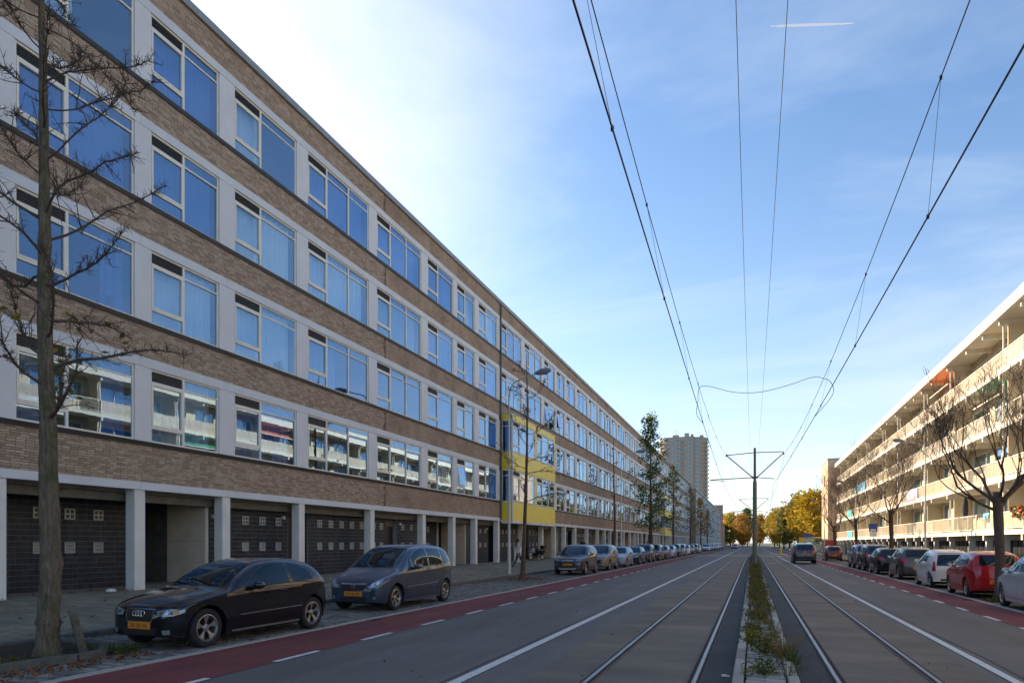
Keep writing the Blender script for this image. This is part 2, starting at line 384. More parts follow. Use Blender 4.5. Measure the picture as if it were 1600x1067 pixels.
for x, y in ((-8.05, 13.2), (-8.05, 33), (6.2, 24), (6.2, 44)):
    g = MB().box(x - .14, x + .14, y - .2, y + .2, .004, .014).obj('drain_grate', 'rail_rust', road)
    for k in range(6): MB().box(x - .11, x + .11, y - .16 + k * .06, y - .13 + k * .06, .0142, .0165).obj('slot', 'groove_black', g)
# tram rails
def tram_rail(x, side, label):
    r = empty('tram_rail', (x, 0, 0), 0, label, 'rail', 'tram rails set in the asphalt')
    s = side  # +1: groove on the +x side
    y0, y1 = -20, 500
    MB().prism([(-0.052 * s, 0.005), (-0.052 * s, 0.016), (-0.045 * s, 0.021), (-0.008 * s, 0.021), (0, 0.016), (0, 0.005)], 1, y0, y1).obj('rail_head', 'rail_steel', r)
    MB().box(min(0, 0.05 * s), max(0, 0.05 * s), y0, y1, 0.004, 0.0065).obj('groove', 'groove_black', r)
    MB().box(min(0.05 * s, 0.072 * s), max(0.05 * s, 0.072 * s), y0, y1, 0.004, 0.015).obj('guard_lip', 'rail_rust', r)
    MB().box(min(-0.09 * s, -0.052 * s), max(-0.09 * s, -0.052 * s), y0, y1, 0.004, 0.0085).obj('sealing_strip', 'groove_black', r)
    return r
tram_rail(-1.95, 1, 'leftmost shiny steel tram rail with its groove on the right')
tram_rail(-0.72, -1, 'steel tram rail running just left of the weedy median')
tram_rail(1.04, 1, 'steel tram rail running just right of the weedy median')
tram_rail(2.17, -1, 'rightmost steel tram rail beside the right lane')
# ---- weedy median: kerb stones and small pavers, each a piece
median = sheet('median', 'joint_sand', -0.22, 0.52, -6, 93, 0.03)
ks = {}
for i in range(6):
    mb = MB(); l = 0.98; j = 0.004 * rg.random()
    mb.prism([(-0.065, 0), (0.065, 0), (0.065, 0.09 + j), (0.052, 0.105 + j), (-0.052, 0.105 + j), (-0.065, 0.09 + j)], 1, 0, l)
    ks[i] = mb.mesh('kerb_stone', 'kerb_stone')
y = 3.0
while y < 60:
    for x in (-0.165, 0.465): put('kerb_stone', ks[rg.randrange(6)], median, (x + rg.uniform(-.004, .004), y, rg.uniform(-.006, .004)), (0, 0, rg.uniform(-.004, .004)))
    y += 1.0
MB().box(-0.23, -0.1, 60, 93, 0, 0.1).obj('kerb_stone', 'kerb_stone', median); MB().box(0.4, 0.53, 60, 93, 0, 0.1).obj('kerb_stone', 'kerb_stone', median)
pv = MB().box(-0.112, 0.112, -0.051, 0.051, 0, 0.045).mesh('paver', 'paver_single'); rest = []; n = 0
y = 5.0
while y < 46:
    for c in (0.035, 0.265):
        if rg.random() < 0.93:
            if n < 300 and y > 6.5: put('paver', pv, median, (c + rg.uniform(-.006, .006), y, 0.034 + rg.uniform(-.01, .012)), (rg.uniform(-.04, .04), rg.uniform(-.04, .04), rg.uniform(-.05, .05))); n += 1
            else: rest.append((c - 0.112, c + 0.112, y - 0.05, y + 0.05, 0.034, 0.075 + rg.uniform(-.01, .01)))
    y += 0.108
field(rest, 2, 'paver_field', 'paver_rows', median, 3)
# ---- left parking strip with clinkers
park_l = sheet('parking_strip', 'joint_sand', -11.5, -8.2, 2, 27, 0.002)
sheet('paving', 'clinker_far', -11.5, -8.34, 27, 300, 0.006, park_l); sheet('paving', 'clinker_far', -11.5, -8.34, -20, 2, 0.006, park_l)
ck = MB().prism([(-0.100, 0), (0.100, 0), (0.100, 0.016), (0.094, 0.021), (-0.094, 0.021), (-0.100, 0.016)], 1, -0.048, 0.048).mesh('clinker', 'clinker_single')
cells = []; near = []
y = 4.0; row = 0
while y < 27:
    x = -11.42 + (0.105 if row % 2 else 0)
    while x < -8.42:
        z = rg.uniform(-.004, .005); near.append((x, y, z)); x += 0.211
    y += 0.105; row += 1
near.sort(key=lambda p: abs(p[0] + 8.9) * 0.9 + abs(p[1] - 7.9))
for i, (x, y, z) in enumerate(near):
    if i < 300: put('clinker', ck, park_l, (x, y, z), (rg.uniform(-.02, .02), rg.uniform(-.02, .02), rg.uniform(-.03, .03)))
    else: cells.append((x - 0.1, x + 0.1, y - 0.048, y + 0.048, 0, 0.02 + z))
field(cells, 2, 'clinker_field', 'clinker_rows', park_l, 5)
y = -5.0; el = MB().box(-0.07, 0.07, 0, 0.995, 0, 0.022).mesh('edge_stone', 'kerb_line')
while y < 70: put('edge_stone', el, park_l, (-8.27, y, rg.uniform(0, .004))); y += 1.0
MB().box(-8.34, -8.2, 70, 300, 0, 0.022).obj('edge_stone', 'kerb_line', park_l)
# ---- left pavement, rising to the colonnade
pav = MB()
for a, b in ((-20, 60), (60, 190), (190, 420)):
    pav.quad((-16.0, a, 0.445), (-11.62, a, 0.115), (-11.62, b, 0.115), (-16.0, b, 0.445)); pav.quad((-19.8, a, 0.45), (-16.0, a, 0.445), (-16.0, b, 0.445), (-19.8, b, 0.45))
pav_l = tag(pav.obj('pavement', 'sidewalk_paving'), kind='structure')
kb = MB().prism([(-0.07, -.02), (0.06, -.02), (0.06, 0.10), (0.045, 0.118), (-0.07, 0.12)], 1, 0, 0.992).mesh('kerb_stone', 'concrete_dark')
y = 3.0
while y < 70: put('kerb_stone', kb, pav_l, (-11.56, y, rg.uniform(-.006, .004)), (0, 0, rg.uniform(-.004, .004))); y += 1.0
MB().box(-11.63, -11.5, 70, 420, -.02, 0.118).obj('kerb_stone', 'concrete_dark', pav_l)
# ---- right parking strip and pavement
park_r = sheet('parking_strip', 'clinker_far', 6.44, 8.5, -20, 300, 0.006)
for y in range(8, 60): put('edge_stone', el, park_r, (6.38, y, rg.uniform(0, .003)))
MB().box(6.31, 6.45, 60, 300, 0, 0.022).obj('edge_stone', 'kerb_line', park_r)
pav_r = sheet('pavement', 'sidewalk_paving', 8.62, 15.5, -20, 420, 0.12)
for y in range(10, 60): put('kerb_stone', kb, pav_r, (8.56, y, rg.uniform(-.006, .004)), (0, 0, math.pi))
MB().box(8.5, 8.63, 60, 420, -.02, 0.118).obj('kerb_stone', 'concrete_dark', pav_r)
# ================================================================= LEFT APARTMENT BLOCK
XF = -16.1; P = 20.85; Y_START, Y_END = -0.35, 188.9
BAYS = []   # (y0, width, kind, period, letter)
for i in range(-1, 8):
    o = 21.42 + P * i
    for off, w, kd, lt in ((0, 4.31, 'wide', 'D'), (5.0, 4.31, 'wide', 'E'), (10.03, 3.18, 'mid', 'F'), (13.74, 2.58, 'narrow', 'G'), (16.99, 3.18, 'mid', 'H')):
        BAYS.append((o + off, w, kd, i, lt))
SILL = [4.61 + 3.375 * k for k in range(4)]; WH = 2.09
rl = random.Random(5)
bld = empty('apartment_block', (XF, 0, 0.45), 0, 'long five-storey brown brick block with window bands above a colonnade', 'building')
def bput(name, me, parent=bld, loc=(0, 0, 0), rot=(0, 0, 0)):
    # loc in world coordinates
    if parent is bld: loc = (loc[0] - XF, loc[1], loc[2] - 0.45)
    return put(name, me, parent, loc, rot)
def bmb(mb, name, mat, **k): return bput(name, mb.mesh(name, mat, **k))
# -- brick bands: bricks as pieces near the camera, material beyond
bands = [(3.46, 4.50)] + [(SILL[k] + WH + 0.27, SILL[k + 1] - 0.11) for k in range(3)] + [(SILL[3] + WH + 0.27, 17.92)]
YB = 27.2
cells = []; single = []
for bi, (z0, z1) in enumerate(bands):
    wall = MB().box(XF - 0.35, XF - 0.010, Y_START, YB, z0 + 0.002, z1 - 0.002); w_near = bmb(wall, 'brick_wall', 'mortar')
    segs = [(YB, Y_END)]
    bmb(MB().box(XF - 0.35, XF, YB, Y_END, z0 + 0.002, z1 - 0.002), 'brick_wall', 'brick_far')
    n = max(1, round((z1 - z0) / 0.065)); h = (z1 - z0) / n
    for r in range(n):
        y = 8.0 + rl.choice((0, 0.11)) - rl.random() * 0.05
        while y < YB - 0.22:
            d = rl.uniform(-0.003, 0.004)
            single.append((bi, y, z0 + r * h, d, h)); y += 0.22
if True:
    bm_ = MB().box(-0.03, 0, 0, 0.209, 0, 0.053).mesh('brick', 'brick_single'); k = 0
    single.sort(key=lambda s: (s[0], 0 if 10.2 < s[1] else 1, s[1]))
    for (bi, y, z, d, h) in single:
        if bi == 0 and y > 10.2 and k < 300:
            bput('brick', bm_, bld, (XF + d, y, z + 0.004), (0, 0, rl.uniform(-.006, .006))); k += 1
        else: cells.append((-0.03 + d, d, y, y + 0.209, z + 0.004 - 0.45, z + h - 0.008 - 0.45))
    field(cells, 0, 'brick_field', 'brick_courses', bld, 7)
# -- joints where the block steps, roof edge, core that stands behind the rooms
bmb(MB().box(-27.5, -19.9, Y_START, Y_END, 0.2, 17.6).box(-19.9, XF - 0.36, Y_START, Y_START + 0.3, 3.5, 17.9).box(-19.9, XF - 0.36, Y_END - 0.3, Y_END, 0.3, 17.9), 'core_wall', 'brick_end')
bmb(MB().box(-27.6, XF - 0.06, Y_START + .01, Y_END - .01, 17.60, 17.86), 'roof', 'roof_felt')
bmb(MB().prism([(XF - 0.40, 17.925), (XF + 0.10, 17.925), (XF + 0.10, 18.10), (XF + 0.06, 18.2), (XF - 0.40, 18.2)], 1, Y_START - 0.1, Y_END + 0.1), 'roof_edge', 'roof_coping')
for k in range(4):
    z0 = (SILL[k - 1] + WH + 0.3) if k else 3.3
    bmb(MB().box(-19.9, XF - 0.36, Y_START + 0.31, Y_END - 0.31, z0 + .01, SILL[k] - 0.12), 'floor_slab', 'room_wall')
# -- windows
def curtain_mesh(w, h, seed):
    r = random.Random(seed); mb = MB(); n = max(6, int(w / 0.06)); ph = r.random() * 6
    pts = [(0.035 * math.sin(ph + i * 1.25 + 0.8 * math.sin(i * 0.37 + ph)), w * i / n) for i in range(n + 1)]
    for i in range(n): mb.quad((pts[i][0], pts[i][1], 0), (pts[i + 1][0], pts[i + 1][1], 0), (pts[i + 1][0], pts[i + 1][1], h), (pts[i][0], pts[i][1], h))
    return mb
WIN = {}; CLEAR = {}
for kd, w, cols in (('wide', 4.31, (0.29, 0.355, 0.355)), ('mid', 3.18, (0.40, 0.60)), ('narrow', 2.58, (0.46, 0.54))):
    f = MB(); fw = 0.055; x0, x1 = -0.10, -0.03
    f.box(x0, x1, 0, w, 0, fw).box(x0, x1, 0, w, WH - fw, WH).box(x0, x1, 0, fw, fw, WH - fw).box(x0, x1, w - fw, w, fw, WH - fw)
    panes = []; y = 0; xm = x1 + 0.006
    for ci, c in enumerate(cols):
        a = y + (fw if ci == 0 else 0.035); y += c * w; b = y - (fw if ci == len(cols) - 1 else 0.035)
        if ci < len(cols) - 1: f.box(x0, xm, y - 0.035, y + 0.035, fw, WH - fw)
        if ci == 0:
            f.box(x0, xm, a, b, 0.40, 0.47).box(x0, xm, a, b, 1.68, 1.75)
            # casement frame
            f.box(x0 + .02, xm + 0.01, a, a + 0.05, 0.47, 1.68).box(x0 + .02, xm + 0.01, b - 0.05, b, 0.47, 1.68).box(x0 + .02, xm + 0.01, a + .05, b - .05, 0.47, 0.52).box(x0 + .02, xm + 0.01, a + .05, b - .05, 1.63, 1.68)
            panes += [('pane', a, b, fw, 0.40), ('pane', a + .05, b - .05, 0.52, 1.63)]
            vent = (a, b, 1.75, WH - fw)
        else:
            f.box(x0, x1, a, b, 1.70, 1.745)
            panes += [('pane', a, b, fw, 1.70), ('pane', a, b, 1.745, WH - fw)]
    fm = f.mesh('window', 'cream_frame')
    pm = [MB().box(-0.072, -0.064, a, b, c, d).mesh('pane', 'window_glass') for (_, a, b, c, d) in panes]
    v = MB(); a, b, c, d = vent
    v.box(-0.09, -0.07, a, b, c, d)
    for q in range(4): v.box(-0.07, -0.045, a, b, c + 0.03 + q * 0.068, c + 0.055 + q * 0.068)
    vm = v.mesh('vent_grille', 'vent_dark')
    al = MB().quad((-0.07, 0, 0), (-0.07, w, 0), (-0.07, w, WH), (-0.07, 0, WH)).mesh('pane', 'window_glass')
    cur = [[curtain_mesh(w * q, WH - 0.05, 3 + s).mesh('curtain', 'curtain_%d' % (s % 4)) for s in range(4)] for q in (0.22, 0.48, 0.94)]
    pc = []
    for p_ in pm:
        q_ = p_.copy(); q_.materials[0] = MATS['window_glass_clear']; pc.append(q_)
    WIN[kd] = (fm, pm, vm, al, cur, w, cols); CLEAR[kd] = pc
EXT = {(1, 'D'), (1, 'E'), (5, 'D'), (5, 'E')}
OPEN = {(0, 'G', 0), (1, 'F', 2), (1, 'G', 2)}
plain('lamp_white', (0.6, 0.6, 0.58), 0.4); plain('plant_green', (0.05, 0.10, 0.03), 0.8, var=0.4, scale=20); plain('pot_grey', (0.3, 0.3, 0.32), 0.6)
def window(y0, kd, z, x=XF, detail=True, opened=False, prob=0.86):
    fm, pm, vm, al, cur, w, cols = WIN[kd]
    if rl.random() < 0.38: pm = CLEAR[kd]
    wo = bput('window', fm, bld, (x, y0, z))
    if detail:
        for j, p in enumerate(pm):
            if opened and j == 1:
                b = pm[1]; q = put('pane', b, wo, (0.0, 0, 0), (0, R(0), 0)); q.location = (0.30, 0, 0.03); q.rotation_euler = (0, R(-9), 0)
                MB().box(0.10, 0.13, 0.06, 0.10, 0.47, 1.68).obj('casement', 'cream_frame', wo, (0.12, cols[0] * w - 0.19, 0.0), (0, R(-9), 0))
            else: put('pane', p, wo, (0, 0, 0), (0, rl.gauss(0, .0028), rl.gauss(0, .0028)))
        put('vent_grille', vm, wo)
    else:
        put('pane', al, wo); put('vent_grille', vm, wo)
    r = rl.random()
    if detail or y0 < 110:
        if r < prob:
            k = rl.choice((0, 1, 2, 2, 2)); c = cur[k][rl.randrange(4)]
            put('curtain', c, wo, (-0.32, rl.choice((0.08, max(0.08, w * (1 - (0.22, 0.48, 0.94)[k]) - 0.08))), 0.02))
            if k == 0: put('curtain', cur[0][rl.randrange(4)], wo, (-0.34, w * 0.76, 0.02))
        if detail and rl.random() < 0.4:
            pl = MB(); yy = w * rl.uniform(0.5, 0.9)
            pl.lathe([(0.0, 0.06), (0.07, 0.06), (0.09, 0.22), (0.0, 0.22)], (-0.22, yy, 0), 2, 8)
            for q in range(26):
                a = rl.random() * 6.28; e = rl.uniform(0.2, 1.4); l = rl.uniform(0.1, 0.3); d = Vector((math.cos(a) * math.cos(e) * 0.5, math.sin(a) * math.cos(e), math.sin(e))) * l
                c0 = Vector((-0.22, yy, 0.22)); s_ = Vector((0.0, 0.03, 0.02)); pl.quad(c0 + d * .4 - s_, c0 + d * .4 + s_, c0 + d + s_, c0 + d - s_)
            pl.obj('window_plant', 'plant_green', wo)
    return wo
for (y0, w, kd, i, lt) in BAYS:
    for k in range(4):
        if (i, lt) in EXT and k < 2: continue
        window(y0, kd, SILL[k], detail=y0 < 85, opened=(i, lt, k) in OPEN)
# panels between the windows, lintels, sills
pj = MB().box(-0.06, 0.012, 0, 0.0, 0, 0)
for bi, (y0, w, kd, i, lt) in enumerate(BAYS):
    ye = y0 + w; yn = BAYS[bi + 1][0] if bi + 1 < len(BAYS) else Y_END
    for k in range(4):
        bmb(MB().box(XF - 0.12, XF + 0.012, ye + 0.004, yn - 0.004, SILL[k] + .003, SILL[k] + WH - .003), 'pillar_panel', 'pale_panel')
        if not ((i, lt) in EXT and k < 2):
            bmb(MB().box(XF - 0.14, XF + 0.022, y0 - 0.345, yn - 0.351, SILL[k] + WH + .001, SILL[k] + WH + 0.265), 'lintel', 'beam_paint')
            bmb(MB().prism([(XF - 0.14, -0.105), (XF + 0.035, -0.105), (XF + 0.055, -0.02), (XF + 0.055, -0.004), (XF - 0.14, -0.001)], 1, y0 - 0.345, yn - 0.349).box(XF + 0.004, XF + 0.030, y0 - .345, yn - .349, -0.135, -0.108), 'sill', 'black_sill').location.z += SILL[k]
bmb(MB().box(XF - 0.12, XF + 0.012, Y_START + .02, BAYS[0][0] - 0.004, SILL[0], SILL[3] + WH), 'pillar_panel', 'pale_panel')
# -- yellow projecting bays over two storeys
def yellow_bay(y0, y1, mat):
    x1 = XF + 0.8; S = SILL
    zb = [(3.27, S[0] - 0.06), (S[0] + WH + 0.03, S[1] - 0.06), (S[1] + WH + 0.03, S[1] + WH + 0.45)]
    for (a, b) in zb:
        ym = (y0 + y1) / 2
        bmb(MB().box(XF + .03, x1, y0 + .05, ym - 0.004, a, b), 'bay_panel', mat); bmb(MB().box(XF + .03, x1, ym + 0.004, y1, a, b), 'bay_panel', mat)
        bmb(MB().box(XF + .03, x1 - 0.06, y0 + 0.02, y0 + 0.05, a, b), 'bay_side_panel', mat)
        bmb(MB().box(XF + .03, x1 + 0.02, y0, y1 + 0.02, b, b + 0.03), 'bay_trim', 'beam_paint')
    bmb(MB().box(x1 - 0.05, x1 + 0.02, y0 - .01, y0 + 0.06, 3.2, S[1] + WH + 0.47), 'corner_post', 'beam_paint')
    bmb(MB().box(XF + .0, x1 + 0.03, y0, y1 + 0.03, 3.10, 3.265), 'bay_beam', 'beam_paint')
    ym = (y0 + y1) / 2
    for k in range(2):
        z0 = S[k] - 0.03; z1 = S[k] + WH + 0.03
        window(y0 + 0.08, 'wide', S[k], x1 + 0.03, True).scale.y = 1.12; window(y1 - 4.83 - .16, 'wide', S[k], x1 + 0.03, True).scale.y = 1.12
        for a, b in ((y0 + 4.915, y1 - 4.995), (y1 - .155, y1)): bmb(MB().box(x1 - 0.1, x1, a, b, z0, z1), 'bay_pillar', mat)
        # the side light that faces down the street
        s = MB(); f0, f1 = XF + 0.04, x1 - 0.06
        s.box(f0, f1, y0 + .02, y0 + .06, z0, z0 + .05).box(f0, f1, y0 + .02, y0 + .06, z1 - .05, z1).box(f0, f0 + .05, y0 + .02, y0 + .06, z0, z1).box(f1 - .05, f1, y0 + .02, y0 + .06, z0, z1).box(f0, f1, y0 + .02, y0 + .06, z1 - .42, z1 - .38)
        q = bmb(s, 'side_window', 'cream_frame'); 
        put('pane', MB().box(f0 + .05, f1 - .05, y0 + .036, y0 + .042, z0 + .05, z1 - .05).mesh('pane', 'window_glass'), q, (0, 0, 0))
        if k:
            b = MB()
            for t in range(22): b.box(f0 + .06, f1 - .06, y0 + .10, y0 + .14, z0 + .75 + t * 0.06, z0 + .78 + t * 0.06)
            put('blind', b.mesh('blind', 'curtain_3'), q)
        bmb(MB().box(XF + .03, x1 - 0.7, y0 + .2, y1, z0, z1), 'bay_back', 'room_wall')
    bmb(MB().box(XF - .3, x1 - .02, y1 - 0.02, y1 + .02, 3.27, S[1] + WH + 0.45), 'bay_end', mat)
yellow_bay(42.40, 52.75, 'yellow_panel'); yellow_bay(21.42 + 5 * P + .1, 21.42 + 5 * P + 10.4, 'yellow_panel')
# -- colonnade
def col_obj(y): bmb(MB().box(XF - 0.34, XF - 0.01, y - 0.17, y + 0.17, 0.40, 3.238), 'column', 'column_paint')
joints = [Y_START] + [b[0] - 0.35 for b in BAYS] + [Y_END]
for bi, (y0, w, kd, i, lt) in enumerate(BAYS):
    yn = BAYS[bi + 1][0] - 0.35 if bi + 1 < len(BAYS) else Y_END
    bmb(MB().box(XF - 0.34, XF + 0.03, y0 - 0.346, yn - 0.004, 3.242, 3.458), 'edge_beam', 'beam_paint')
    col_obj(y0 - 0.35)
col_obj(Y_END - 0.2)
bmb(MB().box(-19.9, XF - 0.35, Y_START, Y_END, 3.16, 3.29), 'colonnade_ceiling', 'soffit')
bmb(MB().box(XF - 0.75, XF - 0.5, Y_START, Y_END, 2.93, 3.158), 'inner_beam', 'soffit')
TW = 0.15
tile_cells = []; tiles = []
def vents(y0, y1, x, n, holes_z=2.56, louvre_z=1.62):
    for j in range(n):
        yc = y0 + (y1 - y0) * (j + 0.5) / n
        g = MB(); s = 0.15
        for (a, b, c, d) in ((-s, s, -s, -s + .035), (-s, s, s - .035, s), (-s, -s + .035, -s + .035, s - .035), (s - .035, s, -s + .035, s - .035), (-.02, .02, -s + .035, s - .035), (-s + .035, -.02, -.02, .02), (.02, s - .035, -.02, .02)): g.box(0, 0.03, a, b, c, d)
        go = bput('vent_block', g.mesh('vent_block', 'grille_frame'), bld, (x + .004, yc, holes_z)); MB().box(0, 0.008, -s, s, -s, s).obj('hole_backing', 'door_dark', go)
        l = MB()
        for (a, b, c, d) in ((-s, s, -s, -s + .025), (-s, s, s - .025, s), (-s, -s + .025, -s + .025, s - .025), (s - .025, s, -s + .025, s - .025)): l.box(0, 0.03, a, b, c, d)
        for q in range(6): l.box(0, 0.022, -s + .025, s - .025, -s + .035 + q * .04, -s + .058 + q * .04)
        lo = bput('vent_louvre', l.mesh('vent_louvre', 'grille_frame'), bld, (x + .004, yc, louvre_z)); MB().box(0, 0.006, -s, s, -s, s).obj('backing', 'tile_far', lo)
def tile_wall(y0, y1, x, near):
    bmb(MB().box(x - 0.25, x - (0.004 if near else 0), y0, y1, 0.40, 3.15), 'tile_wall', 'grout' if near else 'tile_far')
    if near:
        ny = int((y1 - y0) / TW); st = (y1 - y0) / ny
        for a in range(ny):
            for b in range(18): tiles.append((x, y0 + a * st, 0.45 + b * 0.15, st))
for (y0, w, kd, i, lt) in BAYS:
    y1 = y0 + w; near = 9 < y1 < 32
    if y0 > 105: tile_wall(y0 - .35, y1 + .35, -17.3, False); continue
    if lt == 'F':
        tile_wall(y0 + 0.45, y1 + 1.40, -17.9, near); vents(y0 + 1.35, y1 + 0.75, -17.9, 3)
        bmb(MB().box(-18.3, -17.78, y1 + 1.40, y1 + 1.52, 0.44, 3.15), 'stone_pier', 'beige_stone')
    elif lt == 'G':
        # entrance porch: dark glazed door at the back, stone-clad cheek facing down the street
        bmb(MB().box(-19.9, -19.6, y0 + .2, y1 + 1.2, 0.44, 3.15), 'porch_back', 'concrete_dark')
        d = bmb(MB().box(-19.59, -19.5, y0 + 1.0, y1 + .1, 0.44, 2.75), 'door', 'door_dark'); MB().box(0, .05, 0, .03, -.3, .3).obj('handle', 'grille_frame', d, (-19.5, y1 - .1, 1.2))
        for a in range(4):
            for b in range(3):
                xa = -18.45 + b * 0.62 + (0.2 if a % 2 else 0); xb = min(xa + 0.612, -16.85) if b < 2 else -16.85
                if b == 0: xa = -18.45
                bmb(MB().box(xa, xb, y1 + 0.15, y1 + 0.23, 0.45 + a * 0.68, 0.45 + a * 0.68 + 0.672), 'stone_panel', 'beige_stone')
        bmb(MB().box(-19.6, -16.86, y1 + 0.23, y1 + 0.32, 0.44, 3.15), 'porch_cheek', 'concrete_dark')
        bmb(MB().box(-16.85, -16.79, y1 + 0.15, y1 + 0.25, 0.44, 3.15), 'stone_trim', 'white_slab')
        tile_wall(y1 + 0.33, y1 + 1.2, -16.84, near)
    elif lt == 'H':
        tile_wall(y0 + 0.6, y1 + 0.6, -17.0, near); vents(y0 + 1.05, y1 + .5, -17.0, 3)
        bmb(MB().box(-18.4, -17.01, y1 + 0.6, y1 + 0.68, 0.44, 3.15), 'wall_return', 'concrete_dark'); bmb(MB().box(-17.6, -17.5, y1 + .68, y1 + 1.9, 0.44, 2.8), 'door', 'door_dark'); bmb(MB().box(-17.6, -17.4, y1 + .68, y1 + 1.9, 2.8, 3.15), 'door_head', 'soffit')
        bmb(MB().box(-17.0, -16.9, y1 + .25, y1 + .37, 2.66, 2.78), 'wall_lamp', 'lamp_white')
    elif lt == 'D':
        tile_wall(y0 + 1.25, y1 + 1.4, -17.0, near); vents(y0 + 1.55, y1 + 1.2, -17.0, 5)
        bmb(MB().box(-17.9, -17.1, y0 + 1.20, y0 + 1.249, 0.44, 3.15), 'wall_return', 'tile_far')
    else:
        tile_wall(y0 + 0.71, y0 + 2.3, -17.0, near); vents(y0 + .8, y0 + 2.2, -17.0, 2)
        bmb(MB().box(-17.35, -17.25, y0 + 2.3, y0 + 3.4, 0.44, 2.6), 'door', 'door_dark'); bmb(MB().box(-17.4, -17.2, y0 + 2.3, y0 + 3.4, 2.6, 3.15), 'door_head', 'soffit')
        tile_wall(y0 + 3.4, y1 + 1.15, -17.0, near); vents(y0 + 3.5, y1 + 1.0, -17.0, 2)
        bmb(MB().box(-17.0, -16.9, y0 + 3.55, y0 + 3.67, 2.66, 2.78), 'wall_lamp', 'lamp_white')
tm = MB().box(-0.006, 0.005, 0.004, TW - 0.004, 0.004, 0.146).mesh('tile', 'tile_single')
tiles.sort(key=lambda t: (t[0] > -17.5, t[1]))
k = 0; tc = []
for (x, y, z, st) in tiles:
    if k < 300 and y > 10.3: bput('tile', tm, bld, (x, y, z)); k += 1
    else: tc.append((x - 0.006 - XF, x + 0.005 - XF, y + 0.004, y + st - 0.004, z + 0.004 - 0.45, z + 0.146 - 0.45))
field(tc, 0, 'tile_field', 'tile_rows', bld, 9)
# house numbers on the tiles beside the porch
def text_mesh(body, size, depth, mat, name):
    c = bpy.data.curves.new(name, 'FONT'); c.body = body; c.size = size; c.extrude = depth; c.align_x = 'CENTER'
    t = bpy.data.objects.new(name, c); COL.objects.link(t)
    dg = bpy.context.evaluated_depsgraph_get(); me = bpy.data.meshes.new_from_object(t.evaluated_get(dg)); me.materials.clear(); me.materials.append(MATS[mat])
    bpy.data.objects.remove(t); return me
bput('house_number', text_mesh('159-181', 0.15, 0.006, 'white_letter', 'house_number'), bld, (-16.826, 21.42 - P + 13.74 + 2.58 + .66, 2.58), (R(90), 0, R(90)))
# down pipe and expansion joint
bmb(MB().tube([(XF + .08, 42.1, 3.3), (XF + .08, 42.1, 17.9)], 0.06, 8), 'downpipe', 'drain_green')
for yy in (73.3, 104.6): bmb(MB().box(XF - .02, XF + .028, yy, yy + .03, 3.5, 17.9), 'movement_joint', 'grille_frame')
# ================================================================= RIGHT GALLERY FLATS
XR = 12.5; RY0, RY1 = 7.53, 118.0
rr = random.Random(21)
flats = empty('gallery_flats', (XR, 0, 0.12), 0, 'long cream block of flats with open balconies on the sunlit side', 'building')
def rput(name, me, parent=flats, loc=(0, 0, 0), rot=(0, 0, 0)): return put(name, me, parent, (loc[0] - XR, loc[1], loc[2] - 0.12) if parent is flats else loc, rot)
def rmb(mb, name, mat, **k): return rput(name, mb.mesh(name, mat, **k))
pat = (2.73, 3.14, 4.3, 4.23, 3.1); BE = []; y = 42.53 - 17.5 * 2; q = 0
while y < RY1 + 3: BE.append((y, q % 5)); y += pat[q % 5]; q += 1
FL = [2.20, 5.02, 7.86, 10.80]        # underside of each gallery slab
BW = XR + 1.3                          # back wall of the balconies
core = rmb(MB().box(BW + 0.25, 25, RY0, RY1, 0.1, 13.9), 'core_wall', 'cream_wall')
rmb(MB().prism([(XR - 0.25, 13.70), (25.2, 13.9), (25.2, 14.3), (XR - 0.25, 14.27)], 1, RY0 - 0.2, RY1 + .1), 'roof', 'white_slab')
for k, z in enumerate(FL):
    for bi in range(len(BE) - 1):
        a, b = BE[bi][0], min(BE[bi + 1][0], RY1)
        if b - a < 0.5: continue
        rmb(MB().box(XR, BW + 0.2, a + 0.004, b - 0.004, z, z + 0.26), 'gallery_slab', 'white_slab')
parap = ['parapet_0', 'parapet_0', 'parapet_1', 'parapet_2', 'parapet_2', 'parapet_3', 'parapet_4']
plain('teal_cloth', (0.06, 0.48, 0.42), 0.7); plain('blue_cloth', (0.10, 0.33, 0.55), 0.7); plain('orange_cloth', (0.55, 0.16, 0.05), 0.8); plain('green_cloth', (0.07, 0.28, 0.17), 0.8)
plain('lilac_cloth', (0.42, 0.36, 0.52), 0.8); plain('navy_cloth', (0.02, 0.022, 0.05), 0.8); plain('red_flower', (0.45, 0.05, 0.03), 0.7, var=0.4, scale=30); plain('yellow_flower', (0.6, 0.42, 0.04), 0.7, var=0.3, scale=30)
BAYM = {}
